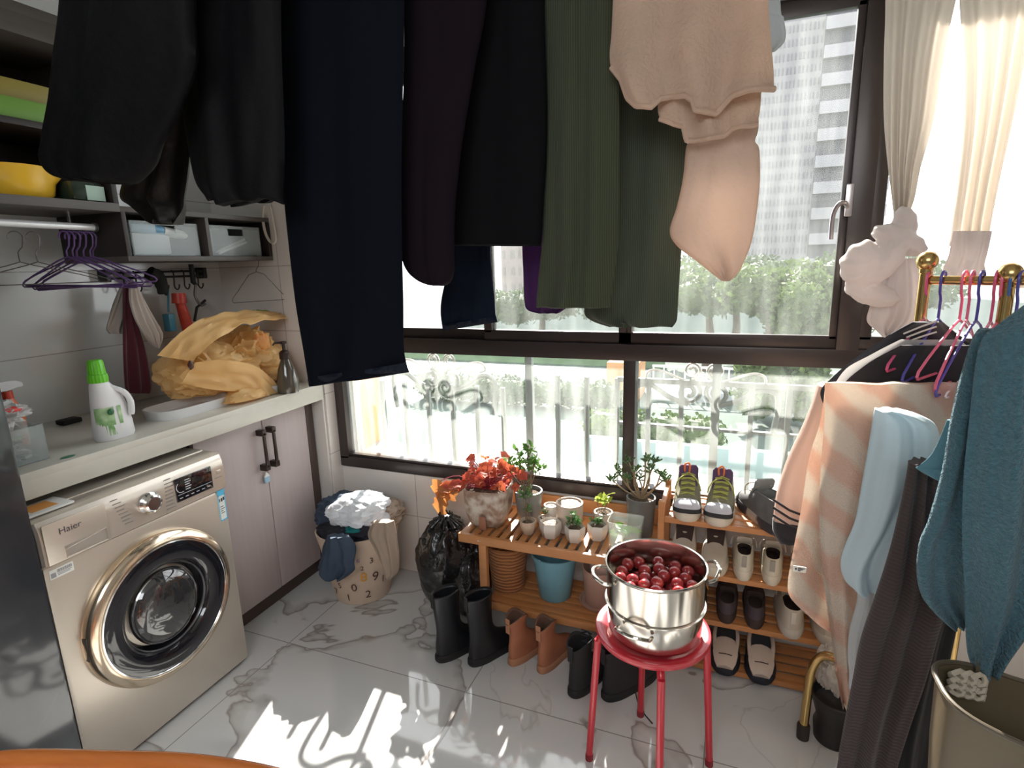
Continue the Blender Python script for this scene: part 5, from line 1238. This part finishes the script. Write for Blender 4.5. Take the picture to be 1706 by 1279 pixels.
# ================================================================ GARMENTS ON THE CEILING RODS
ck = mat('black_wool', (.005, .0045, .0055), .95, bump=(140, .3, .002), spec=.1)
padded = mat('black_padded_nylon', (.0045, .0045, .0055), .65, bump=(14, .5, .012), spec=.12)
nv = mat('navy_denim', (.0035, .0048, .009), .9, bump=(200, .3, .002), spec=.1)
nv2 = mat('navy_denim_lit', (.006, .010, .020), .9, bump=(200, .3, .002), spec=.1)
pb_ = mat('plum_black_fleece', (.010, .006, .0095), .95, spec=.1)
pu = mat('purple_jersey', (.060, .012, .090), .8, transl=.3)
gcord = rib_mat('green_corduroy', (.075, .085, .052), (.050, .058, .036), 62, 'X', .9, .35, dist=.002, transl=.22)
gcord2 = rib_mat('green_corduroy_back', (.085, .098, .070), (.058, .068, .048), 62, 'X', .9, .35, dist=.002, transl=.25)
crm = mat('cream_plush', (.84, .64, .50), .95, bump=(110, .9, .006), col2=(.70, .54, .42), cs=9, transl=.5, sheen=.4)
crm2 = mat('cream_woven', (.66, .53, .45), .95, bump=(90, .9, .005), col2=(.60, .46, .38), cs=7, transl=.45)
# the drying rods above the picture
for y_, zr, lb in ((-1.14, 2.36, 'nearer'), (-.86, 2.40, 'middle'), (-.66, 2.44, 'farther')):
    MB_ = MB(); MB_.tube([(.40, y_, zr), (3.3, y_, zr)], .014, 12)
    for x in (.9, 2.8): MB_.tube([(x, y_, zr), (x, y_, 2.7)], .004, 6)
    tag(MB_.build('drying_rod', mat('pale_aluminium', (0, 0, 0))), lb+' ceiling drying rod above the window wall garments', 'rod')
def garment(nm, lb, m, rows, y, **k):
    o = drape(nm, m, rows, y, **k); return tag(o, lb, 'clothing')
TOP = -230
garment('black_coat', 'black padded coat hanging at the left, its sleeve tapering to a rounded cuff', padded, [(TOP, 120, 330), (0, 112, 320), (100, 97, 325), (160, 92, 305), (190, 90, 292), (235, 84, 262), (270, 82, 245), (296, 105, 222), (305, 168, 206)], -1.16, th=.05, waves=1.5, amp=.014, seed=2)
garment('dark_brown_jacket', 'very dark brown jacket part showing between the two black coat panels', mat('dark_brown_leather', (.010, .007, .006), .5, bump=(18, .6, .01), spec=.3), [(TOP, 240, 330), (80, 240, 330), (180, 235, 325), (250, 215, 322), (300, 200, 318), (330, 195, 312), (345, 215, 308), (360, 240, 302), (374, 262, 296)], -.97, th=.02, waves=2.5, amp=.016, seed=5)
garment('padded_jacket', 'black padded coat panel between the brown jacket and the long navy jeans', padded, [(TOP, 285, 470), (0, 290, 470), (120, 300, 472), (220, 312, 474), (300, 325, 476), (330, 338, 478), (338, 342, 479)], -1.05, th=.035, waves=1.5, amp=.012, seed=7, jag=.02)
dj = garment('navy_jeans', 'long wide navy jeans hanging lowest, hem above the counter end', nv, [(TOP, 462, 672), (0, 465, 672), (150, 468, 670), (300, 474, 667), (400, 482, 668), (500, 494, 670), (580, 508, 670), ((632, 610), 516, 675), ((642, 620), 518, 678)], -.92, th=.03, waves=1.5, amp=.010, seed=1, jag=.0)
hemm = mat('denim_hem', (.006, .008, .014), .9, col2=(.02, .024, .038), cs=90, spec=.1)
drape('hem', hemm, [((627, 604), 515, 675), ((643, 621), 517, 679)], -.92, th=.032, waves=1.5, amp=.010, seed=1, parent=dj, sub=3)
mb = MB(); p0, p1 = at(518, 632, y=-.955), at(676, 610, y=-.955)
hemp = [p0.lerp(p1, t/20)+V((0, -.012-.022*math.sin(PI*t/20), .004*math.sin(t))) for t in range(21)]
mb.b.free()
garment('fleece_top', 'dark plum fleece sleeve with rounded end right of the long jeans', pb_, [(TOP, 668, 830), (0, 672, 812), (120, 672, 790), (250, 668, 768), (350, 668, 758), (420, 670, 757), (450, 680, 757), (468, 700, 752), (476, 722, 742)], -.84, th=.03, waves=1, amp=.006, seed=3)
garment('black_sweatshirt', 'black sweatshirt with a level hem between the plum sleeve and green trousers', ck, [(TOP, 770, 910), (0, 775, 908), (150, 765, 912), (250, 758, 912), (350, 752, 906), (395, 756, 903), (410, 758, 901)], -.74, th=.035, waves=1, amp=.006, seed=9)
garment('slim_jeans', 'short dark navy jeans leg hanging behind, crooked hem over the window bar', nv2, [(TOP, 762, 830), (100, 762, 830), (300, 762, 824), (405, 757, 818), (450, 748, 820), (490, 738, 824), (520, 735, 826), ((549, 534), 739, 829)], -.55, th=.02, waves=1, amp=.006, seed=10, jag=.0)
drape('hem', hemm, [((541, 526), 737, 827), ((551, 536), 739, 830)], -.55, th=.022, waves=1, amp=.006, seed=10, parent=bpy.data.objects['slim_jeans'], sub=3)
garment('purple_top', 'narrow strip of a purple top behind the left edge of the green trousers', pu, [(TOP, 866, 960), (200, 868, 960), (400, 869, 960), (450, 871, 958), (500, 874, 955), (516, 880, 940), (522, 900, 930)], -.52, th=.012, waves=2, amp=.008, seed=11)
garment('corduroy_trousers', 'olive green corduroy trousers in front, two legs side by side', gcord, [(TOP, 903, 1035), (0, 905, 1028), (100, 908, 1030), (200, 907, 1032), (300, 905, 1032), (400, 902, 1030), (460, 897, 1022), (500, 894, 1016), (513, 893, 1014)], -.73, th=.022, waves=2, amp=.013, seed=12)
garment('corduroy_trousers', 'greyer green corduroy trousers hanging behind, hem touching the window bar', gcord2, [(TOP, 1000, 1150), (100, 1000, 1148), (200, 998, 1146), (300, 990, 1142), (400, 985, 1136), (480, 978, 1131), (520, 972, 1129), (535, 985, 1127), (545, 1015, 1120)], -.62, th=.020, waves=2.3, amp=.013, seed=13)
garment('cream_robe', 'cream plush robe with a scalloped rolled hem at the top right of the clothes', crm, [(TOP, 1030, 1275), (0, 1020, 1280), (50, 1017, 1283), (90, 1014, 1286), (125, 1014, 1289), (150, 1016, 1290)], -.80, th=.014, waves=2.6, amp=.016, seed=14, n=90, rough=.6, emit_hem=.0065,
        edge=[(1000, 112), (1016, 112), (1035, 132), (1048, 162), (1066, 177), (1092, 179), (1106, 164), (1125, 158), (1150, 160), (1163, 170), (1168, 185), (1200, 185), (1212, 172), (1224, 160), (1250, 154), (1290, 148), (1300, 148)])
garment('inner_robe', 'inner layer of the cream plush robe showing below its rolled hem', crm, [(0, 1100, 1270), (120, 1098, 1270), (160, 1096, 1268), (185, 1096, 1266), (205, 1100, 1262)], -.765, th=.012, waves=2.5, amp=.010, seed=15, n=80, rough=.6, emit_hem=.0055,
        edge=[(1080, 190), (1100, 200), (1125, 208), (1140, 210), (1146, 232), (1180, 232), (1210, 224), (1222, 214), (1250, 210), (1264, 205), (1280, 205)])
sk = garment('knitted_hood', 'pointed cream knitted hood hanging below the plush robe against the tower', crm2, [(150, 1145, 1262), (205, 1144, 1264), (222, 1140, 1262), (236, 1146, 1258), (250, 1143, 1265), (300, 1138, 1266), (345, 1128, 1262), (385, 1116, 1256), (410, 1128, 1250), (435, 1160, 1240), (455, 1185, 1230), (468, 1202, 1216)], -.70, th=.03, waves=1, amp=.010, seed=16)
garment('white_cloth', 'scrap of pale white cloth behind the right edge of the cream robe', mat('pale_white_cloth', (.62, .66, .68), .8, transl=.4), [(TOP, 1240, 1296), (0, 1245, 1300), (30, 1245, 1306), (60, 1245, 1309), (75, 1250, 1304), (88, 1260, 1290)], -.60, th=.014, waves=1, amp=.006, seed=17)

# ================================================================ COAT RACK
gold = mat('brushed_gold', (.62, .42, .17), .24, 1)
B1 = at(1545, 435, w=1.30); B2 = at(1683, 456, w=1.19)
cr = thing('coat_rack', 'gold coat rack with ball finials at the right, loaded with hangers', 'coat rack', (B1.x, B1.y, 0))
for B, rb_ in ((B1, .0225), (B2, .0225)):
    MB().ball(B, rb_, 4).build('ball_finial', gold, cr)
    MB().lathe([(.0115, -.030), (.0145, -.027), (.0145, -.018), (.010, -.015)], tuple(B), 20).build('collar', gold, cr)
    MB().tube([B+V((0, 0, -.02)), V((B.x, B.y, .06))], .0125, 16).build('post', gold, cr)
dr_ = (B2-B1); dr_.z = 0; dr_.normalize()
R1_ = V((B1.x, B1.y, 1.418)); R2_ = V((B2.x, B2.y, 1.418))+dr_*.30
MB().tube([R1_, R2_], .0105, 14).build('top_rod', gold, cr)
MB().tube([R2_, V((R2_.x, R2_.y, .06))], .0125, 14).build('post', gold, cr)
F1 = at(1337, 1228, z=.0)
def ft(mb_pts): return MB().tube(catm(mb_pts, 7), .013, 14)
ff = [V((F1.x, F1.y, .02)), V((F1.x+.003, F1.y, .16)), V((F1.x+.010, F1.y, .26)), V((F1.x+.045, F1.y-.015, .315)), V((B1.x-.01, B1.y+.03, .325)), V((B1.x, B1.y, .325))]
ft(ff).build('foot_tube', gold, cr)
MB().lathe([(0, 0), (.018, 0), (.019, .045), (.0165, .05), (0, .05)], tuple(F1), 20).build('rubber_foot', mat('black_rubber_foot', (.03, .022, .018), .6), cr)
for B in (B1, V((R2_.x, R2_.y, 0))): MB().tube([V((B.x, B.y, .06)), V((B.x, B.y, 0.0))], .016, 12).build('rubber_foot', mat('black_rubber_foot', (0, 0, 0)), cr)
MB().tube([V((B1.x, B1.y, .325)), V((R2_.x, R2_.y, .325))], .010, 12).build('lower_rod', gold, cr)
# hangers on the rod
pkm = mat('pink_plastic', (.82, .16, .26), .35); blm = mat('blue_violet_plastic', (.08, .07, .34), .35); dkp = mat('deep_pink_plastic', (.70, .10, .22), .35)
blu = mat('blue_plastic', (.06, .14, .38), .35); whm = mat('white_coated_wire', (.82, .80, .82), .3)
hd = math.atan2(dr_.y, dr_.x)+PI/2
def rodp(t): return V((B1.x, B1.y, 1.418))+dr_*t+V((0, 0, .0125-.016+.006))
hs = [(.008, dkp, 'deep pink hanger nearest the far ball finial of the gold rack', .0, .10), (.035, blm, 'violet hanger second along the gold rack rod', .02, .12), (.075, pkm, 'bright pink hanger with the thick neck on the gold rack rod', -.05, .11), (.088, pkm, 'bright pink hanger close behind the thick necked pink one', .05, .13),
      (.105, blm, 'violet hanger between the two pairs of pink hangers', -.02, .14), (.130, dkp, 'deep pink hanger right of the middle of the gold rod', .06, .12), (.142, pkm, 'light pink hanger pressed against the blue one on the gold rod', .0, .14), (.155, blu, 'blue hanger right of the pink hangers on the gold rod', .05, .15), (.170, blm, 'violet hanger last before the near ball finial', -.04, .16),
      (.235, wirem, 'thin dark wire hanger beyond the near ball finial, front one', .05, .13), (.262, wirem, 'thin dark wire hanger beyond the near ball finial, rear one', -.05, .13)]
for t_, m_, lb_, da, dp in hs:
    h = hanger(rodp(t_), hd+da+PI, m_, lb_, w=.205, drop=dp, r=.0030 if m_ is not wirem else .0016, neck=.045, group='hangers on the gold rack')
hanger(rodp(.19)+V((-.02, 0, -.105)), hd+PI+.3, blm, 'low violet hanger hooked below the others, in front of the peach towel', w=.19, drop=.055, r=.0025, neck=.0)
hanger(rodp(.16)+V((-.03, .01, -.13)), hd+PI-.1, whm, 'white coated wire hanger lying over the peach towel top', w=.175, drop=.06, r=.0022, neck=.0)
hanger(rodp(.15)+V((-.01, .00, -.255)), hd+PI-.15, blm, 'violet hanger showing its left corner in front of the peach towel', w=.135, drop=.065, r=.0025, neck=.0)
# garments on the rack
bj = mat('black_jersey', (.014, .012, .016), .85, sheen=.2); pkj = mat('dusty_rose_jersey', (.62, .47, .40), .85, transl=.4, bump=(90, .4, .003))
tj = thing('track_jacket', 'track jacket with rose sleeve, black shoulders and dark cuff stripes on the gold rack', 'clothing', (2.6, -.60, .7))
drape('shoulders', bj, [(536, 1520, 1572), (552, 1490, 1590), (575, 1455, 1620), (600, 1420, 1640), (630, 1385, 1650), (655, 1366, 1660), (700, 1385, 1650)], (-.67, -.55), th=.014, waves=1, amp=.006, parent=tj)
drape('sleeve', pkj, [(640, 1361, 1392), (670, 1352, 1398), (710, 1336, 1395), (760, 1313, 1392), (810, 1296, 1388), (850, 1289, 1384), (868, 1288, 1382)], -.64, th=.035, waves=1, amp=.007, parent=tj)
drape('cuff', bj, [(862, 1287, 1380), (885, 1288, 1380), (905, 1300, 1378)], -.64, th=.030, waves=1, amp=.005, parent=tj)
for k in range(3):
    z_ = 832+k*13; a_ = at(1288, z_, y=-.675); b_ = at(1342, z_+28, y=-.678)
    MB().tube([a_, a_.lerp(b_, .5)+V((0, -.010, -.002)), b_], .0032, 6).build('cuff_stripe', bj, tj)
for k in range(3):
    a_ = at(1505+k*5, 556+k*6, y=-.665); b_ = at(1560, 535+k*9, y=-.655); MB().tube([a_, a_.lerp(b_, .5)+V((0, -.004, .002)), b_], .0022, 6).build('shoulder_stripe', mat('stripe_cream', (.70, .62, .55), .8), tj)
bs = drape('black_shirt', bj, [(575, 1500, 1620), (610, 1440, 1650), (650, 1400, 1660), (720, 1400, 1660)], (-.73, -.64), th=.008, waves=1.2, amp=.008, seed=3); tag(bs, 'black shirt on the middle hangers behind the peach towel top', 'clothing')
ws_ = drape('white_shirt', mat('white_jersey', (.74, .72, .70), .85, transl=.4), [(566, 1500, 1600), (590, 1452, 1625), (615, 1410, 1640), (650, 1385, 1640)], (-.705, -.60), th=.007, waves=1, amp=.006, seed=6); tag(ws_, 'thin white shirt on the pink hangers of the gold rack', 'clothing')
# peach towel
pt_m = rib_mat('peach_striped_terry', (.74, .66, .57), (.72, .52, .42), 5, 'DIAGONAL', .95, .8, transl=.42, dist=.006, distort=3.5, mode='noise')
ptw = thing('peach_towel', 'peach and cream striped bath towel draped over a hanger on the gold rack', 'towel', (2.63, -.72, .3))
drape('towel_back', pt_m, [(640, 1374, 1600), (700, 1366, 1592), (760, 1348, 1580), (850, 1334, 1560), (920, 1320, 1530), (965, 1312, 1515), (990, 1316, 1510), (1020, 1345, 1500), (1045, 1372, 1490), (1055, 1390, 1480)], (-.77, -.69), th=.010, waves=1.6, amp=.016, parent=ptw, seed=2)
drape('towel_front', pt_m, [(638, 1374, 1604), (700, 1374, 1600), (780, 1368, 1580), (870, 1366, 1550), (960, 1372, 1530), (1040, 1382, 1500), (1110, 1392, 1470), (1150, 1398, 1450), (1180, 1404, 1425)], (-.845, -.76), th=.010, waves=2.2, amp=.016, parent=ptw, seed=4)
tgp = at(1334, 950, y=-.835)
mb = MB(); a_ = at(1322, 944, y=-.835); mb.box((a_.x, a_.y-.002, a_.z-.010), (a_.x+.026, a_.y, a_.z+.004)); lbo = mb.build('care_label', mat('label_cream', (.75, .68, .60), .7), ptw)
mb = MB()
for k in range(3): mb.box((a_.x+.009, a_.y-.003, a_.z-.001-k*.003), (a_.x+.023-k*.004, a_.y-.002, a_.z+.0005-k*.003))
mb.ball((a_.x+.005, a_.y-.002, a_.z-.003), (.0022, .001, .003), 2)
mb.build('label_print', inkm, lbo)
# light blue shirt
lbm = mat('pale_blue_cotton', (.58, .68, .73), .85, transl=.35, bump=(60, .4, .004)); gwm = mat('pale_grey_cotton', (.66, .68, .70), .85, transl=.4)
o = drape('pale_blue_top', lbm, [(682, 1458, 1500), (692, 1456, 1535), (712, 1453, 1562), (760, 1445, 1570), (810, 1436, 1560), (870, 1425, 1530), (920, 1406, 1505), (950, 1402, 1490), (975, 1412, 1478), (984, 1428, 1468)], -.90, th=.022, waves=2, amp=.012, seed=5); tag(o, 'pale blue cotton top hanging before the peach towel on the gold rack', 'clothing')
o = drape('pale_grey_vest', gwm, [(960, 1428, 1475), (1000, 1427, 1478), (1050, 1415, 1472), (1090, 1412, 1460), (1120, 1414, 1450), (1145, 1413, 1435)], -.86, th=.012, waves=1.5, amp=.008, seed=8); tag(o, 'pale grey cloth hanging below the pale blue top', 'clothing')
# dark ribbed trousers
dkr = rib_mat('dark_ribbed_velour', (.062, .046, .045), (.055, .041, .040), 40, 'Z', .95, .3, dist=.002, transl=.12, distort=1.5)
o = drape('ribbed_trousers', dkr, [(768, 1512, 1560), (790, 1508, 1565), (850, 1495, 1568), (920, 1478, 1575), (990, 1456, 1580), (1060, 1432, 1560), (1130, 1418, 1540), (1200, 1404, 1515), (1279, 1390, 1490), (1360, 1380, 1475)], -.99, th=.020, waves=2.2, amp=.014, seed=9); tag(o, 'dark grey brown ribbed velour trousers hanging behind the teal towel', 'clothing')
o = drape('black_trousers', mat('black_trouser_cloth', (.026, .022, .022), .9), [(800, 1530, 1600), (900, 1540, 1605), (1000, 1530, 1600), (1100, 1505, 1580), (1200, 1490, 1560), (1290, 1480, 1545), (1370, 1470, 1540)], -.96, th=.014, waves=2, amp=.012, seed=10); tag(o, 'black trousers hanging between the ribbed trousers and the khaki tote', 'clothing')
# teal towel
tl_m = mat('teal_terry', (.042, .120, .158), .98, bump=(230, 1, .010), col2=(.075, .19, .24), cs=150, cd_=3, sheen=.25, transl=.12)
tlb = mat('teal_flat_band', (.085, .185, .225), .85, bump=(300, .3, .002), transl=.1)
tt = thing('teal_towel', 'thick teal bath towel hanging in the right foreground', 'towel', (2.75, -1.15, .8))
drape('left_fold', tl_m, [(548, 1628, 1672), (565, 1616, 1700), (620, 1600, 1720), (700, 1582, 1700), (780, 1568, 1690), (860, 1545, 1680), (900, 1528, 1670), (950, 1524, 1660), (990, 1534, 1650), (1025, 1562, 1645), (1050, 1590, 1635)], -1.12, th=.014, waves=1.5, amp=.012, parent=tt, seed=2)
drape('front_fold', tl_m, [(508, 1712, 1790), (545, 1662, 1795), (565, 1640, 1800), (610, 1628, 1800), (700, 1618, 1800), (800, 1608, 1790), (900, 1606, 1780), (1000, 1612, 1750), (1060, 1614, 1705), (1100, 1618, 1672), (1122, 1626, 1656)], -1.19, th=.016, waves=1.7, amp=.014, parent=tt, seed=5)
drape('back_flap', tlb, [(700, 1578, 1640), (750, 1556, 1640), (775, 1532, 1640), (782, 1528, 1640), (800, 1560, 1640)], -1.07, th=.008, waves=1, amp=.004, parent=tt, seed=6)
# khaki tote
kh = mat('khaki_leather', (.115, .09, .052), .5, col2=(.10, .075, .042), cs=5, bump=(70, .15, .002))
TC = V((2.815, -1.26, .60))
tb = thing('khaki_tote', 'khaki leather tote bag hanging in the bottom right corner', 'bag', tuple(TC))
tz = .895
def tring(sx, sy, z, cxx=0, dip=0): return [V((p.x, p.y, p.z-dip*math.cos(math.atan2(p.y-TC.y, p.x-TC.x))**2)) for p in ell((TC.x+cxx, TC.y), sx, sy, z, 48, p=3)]
mb = MB(); mb.loft([tring(.13, .055, .50), tring(.140, .065, .53), tring(.155, .078, .75), tring(.158, .080, tz-.07, dip=-.03), tring(.155, .078, tz-.07, dip=-.03), tring(.145, .068, .75), tring(.13, .055, .54)]); mb.build('bag_body', kh, tb)
rim = tring(.160, .082, tz-.068, dip=-.03); MB().tube(rim, .004, 8, close=True).build('rim_binding', mat('khaki_binding', (.09, .07, .045), .5), tb)
for s_ in (-1, 1):
    MB().tube(catm([V((TC.x+s_*.09, TC.y+.06, tz-.06)), V((TC.x+s_*.07, TC.y+.07, 1.10)), V((TC.x+s_*.02, TC.y+.075, 1.32)), V((TC.x, TC.y+.08, 1.40))], 6), .006, 8).build('strap', kh, tb)
mb = MB(); rnd = random.Random(19)
for k in range(9):
    p = V((TC.x-.125+.012*(k % 3), TC.y+.035, tz-.045-.012*(k//3))); mb.tube([p+V((.010*math.cos(a), .004*math.sin(a*2), .008*math.sin(a))) for a in [2*PI*j/10 for j in range(10)]], .004, 6, close=True)
tag(mb.build('braided_scarf', mat('cream_braid', (.42, .36, .28), .9)), 'cream braided fringe peeping out of the khaki tote', 'scarf')
# items under the rack
q = at(1395, 1190, z=.12)
mb = MB(); crumple(mb, (2.690, -.40, .235), (.050, .055, .075), 71, 5, .15, 2, 4, .16); tag(mb.build('white_cloth_bundle', mat('dull_white_cloth', (.46, .42, .38), .9)), 'dull white cloth bundle resting on the black planter beside the gold rack foot', 'cloth')
MB().lathe([(0, 0), (.055, 0), (.060, .05), (.052, .075), (.070, .135), (.074, .155), (.068, .156), (.06, .13), (0, .12)], (2.700, -.42, 0), 40)
tag(MB().lathe([(0, 0), (.055, 0), (.060, .05), (.052, .075), (.070, .135), (.074, .155), (.068, .156), (.06, .13), (0, .12)], (2.700, -.42, 0), 40).build('black_planter', mat('black_plastic', (.02, .018, .018), .45)), 'black waisted planter on the floor behind the gold rack foot', 'planter')

# ================================================================ CURTAINS
cur = mat('cream_curtain', (.80, .75, .69), .9, transl=.6, bump=(40, .2, .004))
curk = mat('cream_curtain_knot', (.76, .69, .66), .9, transl=.25, bump=(40, .4, .006))
MBc = MB(); MBc.tube([(2.4, -.16, 2.50), (3.52, -.16, 2.50)], .012, 10); tag(MBc.build('curtain_rod', gold), 'curtain rod above the right end of the window', 'rod')
def curtain(nm, lb, rows, y, waves, seed, extra=None, amp=.016):
    t = thing(nm, lb, 'curtain', tuple(at(rows[0][1], rows[0][0], y=y)))
    drape('panel', cur, rows, y, th=.006, rough=.15, waves=waves, amp=amp, seed=seed, parent=t, n=72, sub=8)
    if extra: extra(t)
    return t
def knot(t):
    P_ = lambda px, py, w_=-.17: at(px, py, y=w_)
    def fold(p):
        return 1+.07*math.sin(9*math.atan2(p.z, p.x+.3*p.y)+3*p.y)+.08*nz(p, 2.2, 91)
    mb = MB()
    mb.ball(P_(1440, 440, -.22), (.062, .05, .068), 4, fold)
    mb.ball(P_(1452, 488, -.20), (.075, .045, .036), 4, fold, Quaternion((0, 1, 0), .35))
    mb.ball(P_(1498, 400, -.20), (.075, .05, .036), 4, fold, Quaternion((0, 1, 0), .5))
    mb.ball(P_(1478, 435, -.24), (.034, .035, .07), 4, fold, Quaternion((0, 1, 0), .5))
    mb.ball(P_(1508, 372, -.18), (.030, .035, .05), 4, fold, Quaternion((0, 1, 0), -.3))
    o = mb.build('knot', curk, t, angle=80)
    md = o.modifiers.new('weld', 'REMESH'); md.mode = 'VOXEL'; md.voxel_size = .006; md.use_smooth_shade = True
    md = o.modifiers.new('soft', 'SMOOTH'); md.factor = .6; md.iterations = 5
    drape('tail', curk, [(430, 1475, 1525), (470, 1462, 1535), (510, 1450, 1538), (535, 1445, 1532), (552, 1462, 1500), (562, 1472, 1486)], -.17, th=.010, waves=2.5, amp=.014, seed=5, parent=t, n=60)
curtain('knotted_curtain', 'cream curtain tied in a big knot right of the window post', [(-190, 1470, 1640), (0, 1474, 1592), (100, 1472, 1572), (200, 1472, 1555), (280, 1478, 1532), (330, 1484, 1522), (365, 1490, 1512), (400, 1488, 1520)], -.14, 4, 2, knot)
def cuff_(t): drape('gathered_end', curk, [(385, 1588, 1652), (420, 1582, 1645), (440, 1574, 1640), (455, 1572, 1640), (470, 1585, 1636)], -.18, th=.016, waves=2.5, amp=.010, seed=6, parent=t)
curtain('gathered_curtain', 'cream curtain gathered to a soft end above the gold rack rod', [(-190, 1590, 1760), (0, 1600, 1735), (100, 1606, 1712), (200, 1606, 1690), (300, 1598, 1668), (380, 1588, 1652), (410, 1584, 1648)], -.16, 4, 5, cuff_)
curtain('end_curtain', 'straight cream curtain at the right edge of the photo', [(-190, 1742, 1900), (0, 1738, 1900), (150, 1712, 1900), (300, 1688, 1900), (420, 1668, 1900), (480, 1662, 1900)], -.11, 4, 8)
